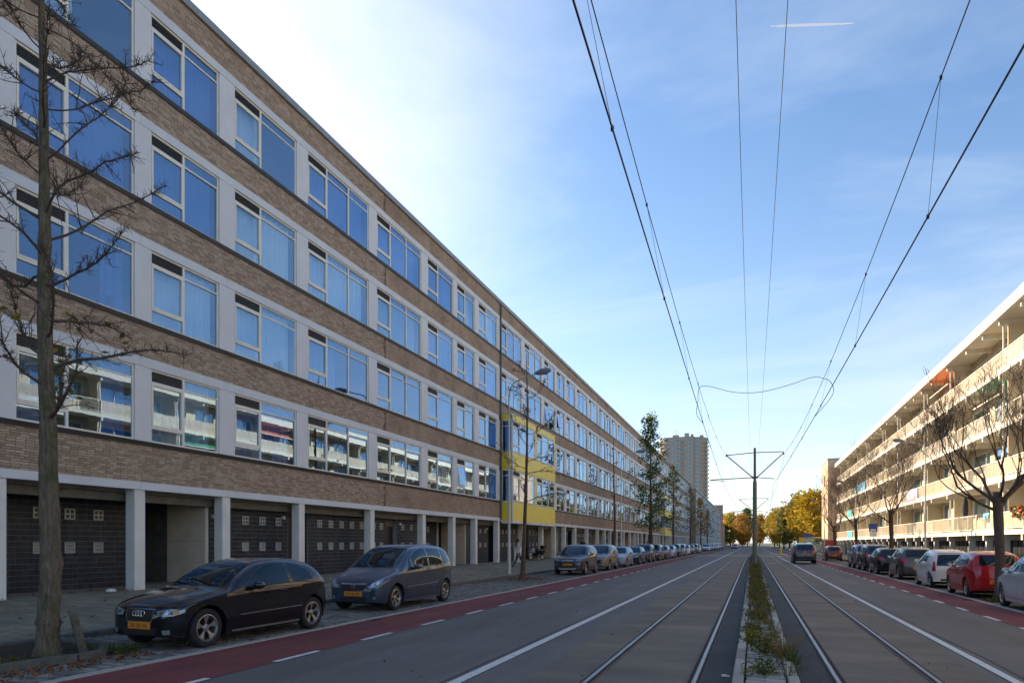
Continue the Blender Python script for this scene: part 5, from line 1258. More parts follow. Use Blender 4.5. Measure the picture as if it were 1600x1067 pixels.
MB().box(-2, 2, -1, 1, 2.5, 2.65).obj('roof', 'white_slab', sh); MB().box(-2, -.6, -1.1, -1.02, 2.65, 3.3).obj('sign_board', 'sign_blue', sh)
for x in (-1.9, 1.9):
    for yy in (-.9, .9): MB().box(x - .05, x + .05, yy - .05, yy + .05, 0, 2.5).obj('post', 'pole_grey', sh)
MB().box(-1.9, 1.9, .9, .93, .3, 2.4).obj('back_pane', 'gallery_glass', sh)
tag(MB().box(-.22, .22, -.16, .16, 0, 1.05).obj('junction_box', 'column_paint', None, (-15.3, 43.5, .42)), 'pale junction box on the pavement beside the slim tree', 'box')
# ================================================================= TREES
def bark_mat(name, col, moss):
    m = NT(name); v = m.coord('Object', (1, 1, .16)); f = m.noise(v, 26, 6, .7); g = m.noise(m.coord(), 3.2, 5, .65); w = m.n('ShaderNodeTexVoronoi'); w.inputs['Scale'].default_value = 22; m.l(v, w.inputs['Vector'])
    c = m.ramp(f, [(0.28, tuple(x * .35 for x in col)), (0.5, col), (0.75, tuple(min(1, x * 1.7) for x in col))])
    k = m.ramp(g, [(0.46, (0, 0, 0)), (0.64, (.75, .75, .75))]); m.set(color=m.mix(k, c, moss), rough=.95, spec=.15)
    m.bump(m.math('ADD', f, m.math('MULTIPLY', w.outputs['Distance'], .8)), .9, .035)
bark_mat('bark_grey', (0.15, 0.12, 0.09), (0.075, 0.085, 0.035)); plain('bark_dark', (0.085, 0.062, 0.05), 0.95, var=0.3, scale=8, bump=0.4); plain('bark_brown', (0.10, 0.06, 0.042), 0.95, var=0.3, scale=8, bump=0.3)
def leafmat(name, stops):
    m = NT(name); a = m.n('ShaderNodeAttribute'); a.attribute_name = 'rnd'
    m.set(color=m.ramp(a.outputs['Fac'], stops), rough=0.6, spec=0.25)
    tr = m.n('ShaderNodeBsdfTranslucent'); m.l(m.ramp(a.outputs['Fac'], stops), tr.inputs['Color']); mx = m.n('ShaderNodeMixShader'); mx.inputs[0].default_value = 0.35
    m.l(m.b.outputs[0], mx.inputs[1]); m.l(tr.outputs[0], mx.inputs[2]); m.l(mx.outputs[0], m.out.inputs['Surface'])
leafmat('leaf_green', [(0, (0.045, 0.085, 0.022)), (0.6, (0.09, 0.155, 0.04)), (1, (0.19, 0.22, 0.05))])
leafmat('leaf_yellowgreen', [(0, (0.07, 0.09, 0.015)), (0.6, (0.20, 0.17, 0.02)), (1, (0.36, 0.24, 0.02))])
leafmat('leaf_autumn', [(0, (0.15, 0.16, 0.025)), (0.4, (0.36, 0.29, 0.035)), (0.8, (0.54, 0.36, 0.035)), (1, (0.44, 0.20, 0.03))])
leafmat('leaf_orange', [(0, (0.28, 0.17, 0.025)), (0.5, (0.46, 0.26, 0.03)), (1, (0.40, 0.15, 0.025))])
leafmat('leaf_brown', [(0, (0.10, 0.04, 0.015)), (0.5, (0.20, 0.08, 0.03)), (1, (0.34, 0.18, 0.06))])
leafmat('leaf_olive', [(0, (0.06, 0.08, 0.025)), (0.6, (0.12, 0.13, 0.035)), (1, (0.22, 0.18, 0.04))])
leafmat('weed_green', [(0, (0.022, 0.05, 0.012)), (0.5, (0.06, 0.095, 0.02)), (0.8, (0.14, 0.13, 0.035)), (1, (0.24, 0.15, 0.05))])
leafmat('straw', [(0, (0.12, 0.09, 0.03)), (0.5, (0.22, 0.15, 0.055)), (1, (0.30, 0.17, 0.07))])
def rv(r): return Vector((r.uniform(-1, 1), r.uniform(-1, 1), r.uniform(-1, 1)))
def limb(mb, p, d, r0, r1, ln, r, seg=5, wob=.25, up=.1, sides=5):
    pts = [Vector(p)]; d = Vector(d).normalized()
    for i in range(seg):
        d = (d + rv(r) * wob + Vector((0, 0, up))).normalized(); pts.append(pts[-1] + d * ln / seg)
    mb.tube(pts, [r0 + (r1 - r0) * i / seg for i in range(seg + 1)], sides, False); return pts, d
def leaves(pts, n, size, spread, r, name, mat, parent):
    mb = MB(); at = []
    for i in range(n):
        c = Vector(r.choice(pts)) + rv(r) * spread; u = rv(r).normalized() * size * r.uniform(.6, 1.2); v = u.orthogonal().normalized() * size * r.uniform(.35, .7)
        mb.quad(c - u, c + v, c + u, c - v); at.append(r.random())
    return put(name, mb.mesh(name, mat, attr=at), parent)
def branchy(mb, p, d, r0, ln, lev, r, tips, spread=.75, up=.12, minr=.004, ch=(3, 5), sides=5):
    pts, de = limb(mb, p, d, r0, max(minr, r0 * .55), ln, r, 4, .16, up, sides if lev > 1 else 3)
    if lev == 0: tips.append(pts[-1]); tips.append(pts[2]); return
    for k in range(r.randint(*ch)):
        q = pts[r.randint(2, 4)] if k else pts[-1]; dd = (de + rv(r) * spread).normalized()
        branchy(mb, q, dd, max(minr, r0 * (.5 if k else .58)), ln * r.uniform(.62, .85), lev - 1, r, tips, spread, up, minr, ch, sides)
# foreground tree: straight trunk, drooping limbs set with short spurs
def spur_tree(loc, trunk, limbs_z, lmax, seed, label, r_base, bark, n_limb, leaf=None, lean=(0, 0), spurs=1.0):
    r = random.Random(seed); e = empty('bare_tree', loc, 0, label, 'tree', 'bare street trees on the left')
    mb = MB(); n = len(trunk); H_ = trunk[-1][2]
    rad = [r_base * (1.45 if i == 0 else 1.12 if i == 1 else 1) * max(.12, 1 - .93 * (trunk[i][2] / H_) ** 1.05) for i in range(n)]
    fine = []; fr = []
    for i in range(n - 1):
        for q in range(6): t = q / 6; fine.append(Vector(trunk[i]).lerp(Vector(trunk[i + 1]), t)); fr.append((rad[i] + (rad[i + 1] - rad[i]) * t) * r.uniform(.955, 1.05) * (1.16 if r.random() < .06 else 1))
    mb.tube(fine + [Vector(trunk[-1])], fr + [rad[-1]], 14)
    mb.v = [(x + r.uniform(-1, 1) * r_base * .035, y + r.uniform(-1, 1) * r_base * .035, z) for x, y, z in mb.v]; to = mb.obj('trunk', bark, e, smooth=True)
    br = MB(); tips = []
    for k in range(n_limb):
        z = limbs_z[0] + (limbs_z[1] - limbs_z[0]) * (k + r.random() * .8) / n_limb
        for i in range(n - 1):
            if trunk[i][2] <= z <= trunk[i + 1][2]: t = (z - trunk[i][2]) / (trunk[i + 1][2] - trunk[i][2]); p = Vector(trunk[i]).lerp(Vector(trunk[i + 1]), t); rt = rad[i] + (rad[i + 1] - rad[i]) * t; break
        a = k * 2.4 + r.uniform(-.5, .5); f = 1 - (z - limbs_z[0]) / (limbs_z[1] - limbs_z[0]); ln = lmax * (.45 + .55 * f) * r.uniform(.55, 1.1)
        d = Vector((math.cos(a), math.sin(a), r.uniform(.05, .5)))
        pts, de = limb(br, p + d.normalized() * rt * .4, d, rt * r.uniform(.2, .32), .006, ln, r, 8, .22, r.choice((.0, .06, .13)), 6)
        for q in range(2, 9):
            for _ in range(r.randint(1, 3)):
                side = (de + rv(r) * 1.2).normalized(); l2 = r.uniform(.15, .6) * (1.25 - q / 9) * (lmax / 2.2)
                p2, d2 = limb(br, pts[q], side, .0085, .0035, l2, r, 4, .3, .06, 4)
                tips += p2[2:]
                for w in range(int(5 * spurs)):
                    b = p2[r.randint(0, 4)]; s_ = (rv(r) + Vector((0, 0, .5))).normalized(); br.tube([b, b + s_ * r.uniform(.04, .13)], [.0042, .0028], 3, False)
            for w in range(int(6 * spurs)):
                i0 = min(q, 7); b = pts[i0].lerp(pts[i0 + 1], r.random()); s_ = (rv(r) + Vector((0, 0, .45))).normalized(); br.tube([b, b + s_ * r.uniform(.05, .16)], [.005, .003], 3, False)
    br.obj('branches', 'bark_dark', e, smooth=True)
    if leaf: leaves([p for p in tips if leaf[3](p)] or tips, leaf[0], leaf[1], .12, r, 'leaves', leaf[2], e)
    return e
spur_tree((-9.96, 7.03, 0.04), [(0, 0, 0), (0, .0, .15), (.02, .0, .6), (.05, .02, 1.4), (.02, .0, 2.6), (-.03, .03, 3.6), (-.04, 0, 4.4), (-.10, .02, 5.4), (-.06, 0, 6.4), (-.12, .03, 7.6), (-.10, 0, 9.0), (-.16, 0, 10.6), (-.14, 0, 12.4)], (3.4, 11.8), 2.5, 12, 'bare tree with a thick mossy trunk in the left foreground', .15, 'bark_grey', 34,
          (46, .07, 'leaf_yellowgreen', lambda p: 4.0 < p.z < 5.4 and p.x < 0.1), spurs=1.7)
spur_tree((-10.42, 30.2, 0.02), [(0, 0, 0), (0.05, 0, .3), (.12, 0, 2), (.2, 0, 4), (.26, 0, 6), (.28, 0, 8), (.25, 0, 10.8)], (3.6, 9.8), 2.6, 4, 'slim bare tree with a few brown leaves beside the lamp post', .115, 'bark_brown', 16, (260, .06, 'leaf_brown', lambda p: True), spurs=.8)
spur_tree((-10.4, 52.5, 0.02), [(0, 0, 0), (0, 0, .3), (.1, 0, 3), (.05, 0, 6), (.0, 0, 10)], (4, 9), 1.4, 6, 'slim bare tree behind the pale blue hatchback', .13, 'bark_brown', 7, spurs=.4)
def leafy(loc, h, wd, seed, nl, size, mat, label, group, trunk_h=.25, shape='cone', r0=.16, bark='bark_dark', copies=()):
    r = random.Random(seed); e = empty('leafy_tree', loc, r.random() * 6, label, 'tree', group)
    mb = MB(); mb.tube([(0, 0, 0), (.03, 0, h * .3), (-.04, .03, h * .6), (0, 0, h * .96)], [r0, r0 * .8, r0 * .45, .02], 9); clumps = []
    for k in range(38):
        f = (k + .5) / 38; z = h * (trunk_h + (1 - trunk_h) * f)
        w = wd * (.25 + .75 * math.sin(min(1, (1 - f) * 1.5 + .08) * 1.57)) * (1 - .55 * f) if shape == 'cone' else wd * math.sqrt(max(.05, 1 - (2 * f - 1) ** 2))
        a = k * 2.4 + r.uniform(-.4, .4); ln = w * r.uniform(.45, 1.15)
        pts, de = limb(mb, (0, 0, z - ln * .3), (math.cos(a), math.sin(a), .35), .035, .01, ln, r, 5, .18, .05, 4)
        for q in range(2, 6):
            clumps += [pts[q] + rv(r) * .25 * (wd / 2.5) for _ in range(2 if shape == 'cone' else 4)]
    mb.obj('trunk', bark, e, smooth=True)
    cl_ = [c for c in clumps if r.random() < .85]
    leaves(cl_, nl, size, wd * (.13 if shape == 'cone' else .2), r, 'crown', mat, e); return e
GT = 'street trees along the left parking strip'
leafy((-10.4, 73, .02), 15.6, 3.2, 8, 4000, .16, 'leaf_green', 'tall dense green tree above the left parked cars', GT, .22, r0=.2)
leafy((-10.4, 95, .02), 12.5, 2.3, 9, 700, .16, 'leaf_yellowgreen', 'sparse yellow-green tree right of the dense green tree', GT, .3)
leafy((-10.4, 122, .02), 12, 2.0, 10, 450, .16, 'leaf_olive', 'thin olive tree far along the left row', GT, .35)
leafy((-10.6, 150, .02), 11.5, 2.2, 13, 800, .2, 'leaf_orange', 'small orange tree before the blue far block', GT, .35)
leafy((-10.6, 172, .02), 10, 2.0, 14, 600, .2, 'leaf_yellowgreen', 'small yellowish tree farthest in the left row', GT, .35)
GA = 'autumn trees beyond the flats on the right'; GF = 'trees closing the street'
for i, (x, y, h, w, mt, lb) in enumerate(((10.6, 134, 12.5, 4.6, 'leaf_autumn', 'large golden tree next to the stair tower'), (9.8, 152, 13, 4.8, 'leaf_autumn', 'golden tree second from the stair tower'), (13, 165, 14, 5, 'leaf_autumn', 'golden tree set back behind the second one'), (8.6, 178, 12.5, 4.6, 'leaf_olive', 'olive tree between the golden ones'), (8.4, 205, 13, 5, 'leaf_autumn', 'golden tree fourth along the right side'), (8.4, 240, 14, 5.2, 'leaf_orange', 'orange tree just right of the nearest pole'), (8.2, 285, 15, 5.5, 'leaf_autumn', 'golden tree far down the right side'), (18, 190, 14, 6, 'leaf_olive', 'olive tree behind the golden row'))):
    leafy((x, y, 0), h * .87, w * .87, 40 + i, 3600, .32, mt, lb, GA, .22, 'round', .22)
for i, (x, y, h, w, mt, lb) in enumerate(((-5, 370, 16, 6.5, 'leaf_orange', 'rusty tree just left of the pole at the street end'), (-12, 400, 18, 7, 'leaf_autumn', 'golden tree at the street end left of the rusty one'), (-20, 420, 19, 7.5, 'leaf_autumn', 'golden tree at the street end near the left block'), (-3, 420, 22, 4.5, 'leaf_green', 'dark narrow evergreen at the street end'), (4, 430, 18, 7, 'leaf_orange', 'orange tree behind the pole at the street end'), (13, 400, 20, 8, 'leaf_olive', 'olive tree closing the right lane'), (-30, 440, 20, 8, 'leaf_olive', 'olive tree farthest left at the street end'))):
    leafy((x, y, 0), h, w, 60 + i, 3000, .6, mt, lb, GF, .15, 'round', .3)
def pollard(loc, h, seed, label, r0, lev, fork, spreadw):
    r = random.Random(seed); e = empty('bare_tree', loc, 0, label, 'tree', 'bare trees before the cream flats'); mb = MB(); tips = []
    tp = [(0, 0, 0), (.02, 0, .25), (.03, .02, fork * .5), (-.03, 0, fork), (-.02, .02, fork + .3)]
    mb.tube(tp, [r0 * 1.5, r0 * 1.1, r0, r0 * 1.08, r0 * .9], 11); mb.obj('trunk', 'bark_dark', e, smooth=True)
    br = MB()
    for k in range(7):
        a = k * 2 * math.pi / 7 + r.uniform(-.35, .35); d = Vector((math.cos(a) * spreadw, math.sin(a) * spreadw, r.uniform(.35, 1.1)))
        branchy(br, (0, 0, fork + r.uniform(-.7, .2)), d, r0 * r.uniform(.36, .5), h * .215, lev, r, tips, .62, .13, .0048, (2, 3), 6)
    br.obj('branches', 'bark_dark', e, smooth=True); return e
pollard((6.95, 23.75, 0.02), 6.6, 5, 'large bare spreading tree right of the red hatchback', .125, 6, 2.95, 1.1)
pollard((8.7, 50.4, 0.1), 8.6, 6, 'bare spreading tree behind the dark grey hatchback on the right', .13, 6, 3.6, .9)
pollard((8.7, 66.5, 0.1), 8.6, 7, 'bare tree before the far balconies of the cream flats', .125, 6, 3.5, .85)
pollard((8.7, 83, 0.1), 8.2, 9, 'bare tree nearest the stair tower', .15, 5, 3.3, .85)
# ================================================================= FAR BLOCKS
r2 = random.Random(77)
b2 = empty('apartment_block', (-14.8, 190, 0.3), 0, 'farther brick block with a bare brick end wall and blue panels', 'building')
MB().box(-12, -.02, 0.05, 150, 0, 16.2).obj('wall', 'brick_far', b2); MB().box(-12, -.03, 0, .05, 0, 16.2).obj('end_wall', 'brick_end', b2); MB().box(-12.1, .12, -.1, 150.1, 16.2, 16.6).obj('roof_edge', 'roof_coping', b2)
wf = MB(); wf.box(0, .05, 0, 3.6, 0, .08).box(0, .05, 0, 3.6, 2.0, 2.08).box(0, .05, 0, .08, .08, 2).box(0, .05, 3.52, 3.6, .08, 2).box(0, .05, 1.2, 1.27, .08, 2).box(0, .05, 2.4, 2.47, .08, 2); wf = wf.mesh('window', 'white_frame')
pf = MB().box(.005, .02, .08, 3.52, .08, 2).mesh('pane', 'tower_glass'); pb = MB().box(0, .03, 0, 3.6, -.75, -.03).mesh('blue_panel', 'blue_panel')
for c in range(33):
    for k in range(4):
        w = put('window', wf, b2, (0, 1.2 + c * 4.5, 4.3 + k * 3.1)); put('pane', pf, w)
        if c % 9 in (4, 5, 6): put('apron_panel', pb, w)
for c in range(34): MB().box(-.02, .3, 0.4 + c * 4.5, .75 + c * 4.5, 0, 3.1).obj('column', 'column_paint', b2)
MB().box(0, .3, .3, 149.5, 3.1, 3.35).obj('beam', 'beam_paint', b2); MB().box(0.002, .02, .3, 149.5, 0, 3.09).obj('storage_front', 'door_dark', b2)
sb = empty('brick_tower', (-14, 342, 0), 0, 'small dark brick stair tower beyond the second left block', 'tower'); MB().box(-4, 0, 0, 7, 0, 20).obj('wall', 'brick_end', sb); MB().box(-4.1, .1, -.1, 7.1, 20, 20.4).obj('roof_edge', 'roof_coping', sb)
MB().box(-2.6, -1.6, -.06, .0, 4, 17).obj('stair_window', 'tower_glass', sb)
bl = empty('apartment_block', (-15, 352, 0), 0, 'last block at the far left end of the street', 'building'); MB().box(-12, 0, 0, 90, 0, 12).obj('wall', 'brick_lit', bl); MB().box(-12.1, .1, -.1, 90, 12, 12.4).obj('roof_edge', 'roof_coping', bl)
for c in range(16):
    for k in range(3): w = put('window', wf, bl, (0.002, 2 + c * 5.5, 2.5 + k * 3.1)); put('pane', pf, w)
# high-rise
plain('tower_brick', (0.46, 0.36, 0.27), 0.9, var=0.08, scale=0.3); plain('tower_light', (0.52, 0.46, 0.38), 0.9, var=0.08, scale=.3)
hr = empty('high_rise', (-55.5, 575, 0), 0, 'tall brown high-rise tower behind the left blocks', 'tower')
FH = 3.35; NF = 26; HT = 90
MB().prism([(-19, 4), (-14, 0), (9, -1.5), (9, 4), (15.5, 6), (19, 12), (19, 24), (-19, 24)], 2, 0, HT).obj('wall', 'tower_brick', hr)
MB().prism([(-19.3, 5), (-14.2, 1.0), (9.3, -.2), (9.3, 4.6), (15.6, 6.6), (19.3, 12.4), (19.3, 24.3), (-19.3, 24.3)], 2, HT, HT + 1.0).obj('roof_edge', 'roof_coping', hr)
for (x, y, w, h) in ((-9, 8, 5, 3), (1, 7, 3.5, 4), (6, 9, 2, 3.2), (13, 12, 3, 2.5)): MB().box(x, x + w, y, y + 4, HT + 1, HT + 1 + h).obj('plant_room', 'tower_brick', hr)
MB().tube([(-6, 10, HT + 4), (-6, 10, HT + 9)], .15, 5).obj('antenna', 'pole_grey', hr)
WT = {}
def tw_win(w): 
    if w not in WT:
        f = MB(); h = 2.3; f.box(0, w, -.18, 0, 0, .18).box(0, w, -.18, 0, h - .18, h).box(0, .18, -.18, 0, .18, h - .18).box(w - .18, w, -.18, 0, .18, h - .18)
        WT[w] = (f.mesh('window', 'white_frame'), MB().box(.18, w - .18, -.08, -.02, .18, h - .18).mesh('pane', 'tower_glass'))
    return WT[w]
sl = -1.5 / 23
for k in range(NF):
    z = 6 + k * FH - 3
    if z > HT - 3: break
    for (x, w) in ((-13.2, 3.2), (-8.6, 1.4), (-5.4, 3.4), (1.8, 1.6), (4.8, 3.2)):
        f, p = tw_win(w); o = put('window', f, hr, (x, (x + 14) * sl - .02, z), (0, 0, math.atan(sl))); put('pane', p, o)
    # balconies: recessed stack in the middle, projecting ones at the right
    if k % 1 == 0:
        b = MB().box(-1.2, 1.2, -1.2 - .9, -.6, z - .5, z - .25).obj('balcony', 'tower_light', hr); MB().box(-1.2, 1.2, -2.1, -2.04, z - .25, z + .8).obj('balustrade', 'tower_glass', b)
        f, p = tw_win(3.4); o = put('window', f, hr, (10.0, 4.25, z), (0, 0, math.atan(2 / 6.5))); put('pane', p, o)
        b = MB().prism([(13, 4.9), (15.5, 5.7), (21, 9), (20.5, 12), (15.5, 6.1)], 2, z - .55, z - .25).obj('balcony', 'tower_light', hr); MB().prism([(20.3, 8.6), (21.0, 9), (20.5, 12), (20.3, 12)], 2, z - .25, z + .8).obj('balustrade', 'tower_glass', b)
        MB().prism([(-19, 4), (-14, 0), (-15.5, -.8), (-20.2, 3.2)], 2, z - .5, z - .2).obj('balcony', 'tower_light', hr)
# contrail high in the sky
ct = MB(); P0 = Vector((155, 6436, 4655)); P1 = Vector((860, 6690, 4680)); pts = [P0.lerp(P1, t) for t in (0, .12, .35, .7, 1)]
ct.tube(pts, [3, 9, 11, 9, 3], 8); 
m = NT('vapour'); m.set(color=(0.9, 0.9, 0.92), rough=1.0); tv = m.n('ShaderNodeBsdfTransparent'); mx = m.n('ShaderNodeMixShader'); mx.inputs[0].default_value = .55; m.l(m.b.outputs[0], mx.inputs[1]); m.l(tv.outputs[0], mx.inputs[2]); m.l(mx.outputs[0], m.out.inputs['Surface'])
tag(ct.obj('contrail', 'vapour', smooth=True), 'short white contrail high in the blue sky', 'contrail')
# ================================================================= TREE PLANTER, STAKES, WEEDS, LEAVES
pl = empty('tree_planter', (-10.3, 6.6, 0), 0, 'kerbed planting bed round the foreground tree', 'planter')
edge = [(-11.45, 4.2), (-9.62, 4.2), (-9.50, 5.2), (-9.42, 6.15), (-9.28, 6.95), (-9.36, 7.45), (-9.72, 7.85), (-10.4, 8.05), (-11.45, 8.15)]
MB().prism([(x + 10.3, y - 6.6) for x, y in edge], 2, 0.0, 0.075).obj('soil', 'soil', pl)
for (a, b) in zip(edge, edge[1:]):
    a, b = Vector(a), Vector(b); n = max(1, round((b - a).length / .55))
    for k in range(n):
        p, q = a.lerp(b, k / n), a.lerp(b, (k + 1) / n); d = (q - p).normalized(); o = Vector((-d.y, d.x)) * .075; g = d * .005; h = .135 + r2.uniform(-.012, .012)
        c = [p + g - o, q - g - o, q - g + o, p + g + o]
        MB().prism([(v.x + 10.3, v.y - 6.6) for v in c], 2, 0.0, h).obj('kerb_stone', 'concrete_dark', pl)
plain('old_wood', (0.10, 0.085, 0.06), 0.95, var=0.4, scale=10, bump=.5)
def stake(p0, p1, r, label):
    mb = MB(); p0, p1 = Vector(p0), Vector(p1); mb.tube([p0, p0.lerp(p1, .5), p1 - (p1 - p0).normalized() * .02, p1], [r, r, r, r * .8], 10); tag(mb.obj('wooden_stake', 'old_wood', smooth=True, sharp=40), label, 'stake', 'wooden tree stakes')
stake((-10.38, 6.35, .05), (-10.30, 6.42, .98), .055, 'upright weathered wooden stake left of the foreground trunk'); stake((-9.52, 7.28, .05), (-9.68, 7.20, .75), .06, 'short wooden stake leaning on the foreground trunk')
def blade(mb, at, p, d, ln, w, r, bend=.6):
    d = Vector(d).normalized(); s_ = d.cross(Vector((0, 0, 1)));  s_ = (s_ if s_.length > .05 else Vector((1, 0, 0))).normalized() * w; a = r.random(); pts = [Vector(p)]
    for i in range(3): d = (d + Vector((d.x, d.y, 0)) * bend * .3 - Vector((0, 0, bend * .22))).normalized(); pts.append(pts[-1] + d * ln / 3)
    for i in range(3):
        w0, w1 = 1 - i / 3, 1 - (i + 1) / 3.05; mb.quad(pts[i] - s_ * w0, pts[i] + s_ * w0, pts[i + 1] + s_ * w1, pts[i + 1] - s_ * w1); at.append(a)
def tuft(mb, at, c, n, h, sp, r, w=.006, bend=.6):
    for i in range(n):
        a = r.random() * 6.28; q = r.random() * sp; blade(mb, at, (c[0] + math.cos(a) * q * .5, c[1] + math.sin(a) * q * .5, c[2]), (math.cos(a) * r.uniform(.1, .8), math.sin(a) * r.uniform(.1, .8), 1), h * r.uniform(.5, 1.15), w * r.uniform(.6, 1.3), r, bend)
def broad(mb, at, c, n, ls, sp, h, r):
    for i in range(n):
        p = Vector((c[0] + r.gauss(0, sp), c[1] + r.gauss(0, sp), c[2] + r.random() * h)); u = (rv(r) + Vector((0, 0, .3))).normalized() * ls * r.uniform(.5, 1.2); v = u.orthogonal().normalized() * ls * r.uniform(.3, .5)
        mb.quad(p - u, p + v, p + u, p - v); at.append(r.random())
def weed(name, loc, label, mat, parts):
    mb = MB(); at = []; r = random.Random(int(abs(loc[1]) * 100))
    for f, a in parts: f(mb, at, (0, 0, 0), *a, r)
    o = put(name, mb.mesh(name, mat, attr=at), None, loc); tag(o, label, 'plant', 'weeds growing on the median')
def tuft_(mb, at, c, n, h, sp, w, b, r): tuft(mb, at, c, n, h, sp, r, w, b)
weed('grass_tuft', (0.42, 10.55, .06), 'big straw-coloured grass tuft leaning over the right median kerb', 'straw', [(tuft_, (190, .62, .26, .0055, .7))])
weed('grass_tuft', (0.50, 10.1, .05), 'green grass tuft in front of the straw-coloured one', 'weed_green', [(tuft_, (130, .42, .22, .0055, .8))])
weed('leafy_weed', (0.14, 9.1, .06), 'low dark leafy weed nearest on the median', 'weed_green', [(broad, (170, .035, .085, .22)), (tuft_, (45, .30, .2, .005, .6))])
weed('stalky_weed', (0.40, 9.05, .06), 'thin stalky weed on the right pavers of the median', 'weed_green', [(tuft_, (60, .48, .35, .0032, .25)), (broad, (60, .018, .11, .38))])
weed('leafy_weed', (0.16, 10.7, .06), 'broad bright green weed left of the straw tuft', 'weed_green', [(broad, (150, .045, .09, .26))])
weed('leafy_weed', (0.02, 12.1, .06), 'yellowish weed against the left median kerb', 'leaf_yellowgreen', [(broad, (170, .045, .07, .2)), (tuft_, (60, .3, .2, .005, .6))])
weed('stalky_weed', (-0.08, 8.85, .05), 'spindly weed at the left median kerb', 'weed_green', [(tuft_, (22, .36, .12, .003, .25)), (broad, (30, .02, .05, .22))])
mb = MB(); at = []; y = 11.0
while y < 92:
    f = min(.9, .22 + y / 75)
    for _ in range(5):
        if r2.random() < f:
            x = r2.uniform(-.06, .38)
            if r2.random() < .55: tuft(mb, at, (x, y + r2.uniform(-.25, .25), .06), r2.randint(16, 34), r2.uniform(.14, .42), .22, r2, .007 + y * .00012, .7)
            else: broad(mb, at, (x, y + r2.uniform(-.2, .2), .06), r2.randint(20, 45), .035 + y * .0005, .09, r2.uniform(.1, .24), r2)
    y += .34
m2 = MB(); a2 = []; y = 12.5
while y < 92:
    for _ in range(3):
        if r2.random() < .7: tuft(m2, a2, (r2.uniform(-.08, .40), y + r2.uniform(-.3, .3), .06), r2.randint(10, 26), r2.uniform(.12, .36), .26, r2, .006 + y * .00012, .7)
    y += .5
tag(put('dry_grass', m2.mesh('dry_grass', 'straw', attr=a2)), 'straw-coloured dry grass among the median weeds', 'grass', kind='stuff')
o = put('median_weeds', mb.mesh('median_weeds', 'weed_green', attr=at)); tag(o, 'mixed low weeds and grass covering the median', 'weeds', kind='stuff')
mb = MB(); at = []
for (x, y, n, h) in ((-9.55, 6.15, 60, .2), (-9.75, 5.7, 40, .16), (-9.3, 7.6, 60, .22), (-9.25, 7.85, 50, .2), (-9.5, 7.5, 50, .2), (-9.9, 6.5, 40, .12), (-8.95, 8.7, 14, .09), (-10.0, 7.5, 40, .14)): tuft(mb, at, (x, y, .05), n, h, .3, r2, .009, .8); broad(mb, at, (x, y, .06), n // 2, .03, .1, .1, r2)
tag(put('planter_weeds', mb.mesh('planter_weeds', 'weed_green', attr=at)), 'green weeds sprouting round the foreground planter', 'weeds', kind='stuff')
mb = MB(); at = []
def leaf_at(x, y, z, s):
    u = Vector((r2.uniform(-1, 1), r2.uniform(-1, 1), r2.uniform(-.25, .25))).normalized() * s; v = u.orthogonal().normalized(); v = (v + Vector((r2.uniform(-.5, .5), r2.uniform(-.5, .5), 0))).normalized() * s * .6; c = Vector((x, y, z + abs(u.z) + .01)); mb.quad(c - u, c + v, c + u, c - v); at.append(r2.random())
for i in range(420): leaf_at(r2.gauss(-9.0, .22), r2.uniform(4.6, 7.9), .024, r2.uniform(.02, .045))
for i in range(520): leaf_at(-11.42 + abs(r2.gauss(0, .22)), r2.uniform(7.5, 31), .024, r2.uniform(.02, .045))
for i in range(420): leaf_at(r2.gauss(-10.3, .55), r2.gauss(30.2, .9), .026, r2.uniform(.025, .05))
for i in range(260): x = r2.uniform(-15.9, -11.8); leaf_at(x, r2.uniform(9, 34), .12 + (-11.62 - x) * .0753, r2.uniform(.02, .04))
for i in range(160): leaf_at(r2.uniform(-17, -15.9), r2.uniform(9.5, 20), .455, r2.uniform(.02, .04))
for i in range(60): leaf_at(r2.uniform(-8, 4), r2.uniform(7.5, 22), .015, r2.uniform(.015, .03))
tag(put('fallen_leaves', mb.mesh('fallen_leaves', 'leaf_brown', attr=at)), 'brown fallen leaves along the left kerb', 'leaves', kind='stuff')
gv = MB(); at = []
for i in range(160): tuft(gv, at, (r2.uniform(6.6, 8.3), r2.uniform(23.1, 24.1), .02), 14, .14, .14, r2, .008, .8)
tag(put('grass_verge', gv.mesh('grass_verge', 'weed_green', attr=at)), 'green grass patch at the foot of the right bare tree', 'grass', kind='stuff')
# litter and pale crumpled paper
lt = MB(); lt.prism([(-.05, 0), (.05, 0), (.05, .018), (.0, .026), (-.05, .02)], 1, -.02, .025); tag(lt.obj('litter', 'white_letter', None, (-.33, 9.1, .012), (0, .1, .5)), 'small white carton lying beside the median kerb', 'litter')
lt = MB(); lt.lathe([(0, 0), (.11, .02), (.13, .07), (.06, .1), (0, .09)], (0, 0, 0), 2, 7); tag(lt.obj('paper_litter', 'white_letter', None, (-15.9, 12.9, .45)), 'crumpled white paper on the pavement before the tiled wall', 'litter')
mh = MB().lathe([(0, .0), (.3, .0), (.3, .004), (0, .004)], (0, 0, 0), 2, 20).obj('manhole_cover', 'rail_rust', None, (-7.4, 21, .008)); tag(mh, 'round manhole cover in the red cycle path', 'manhole')
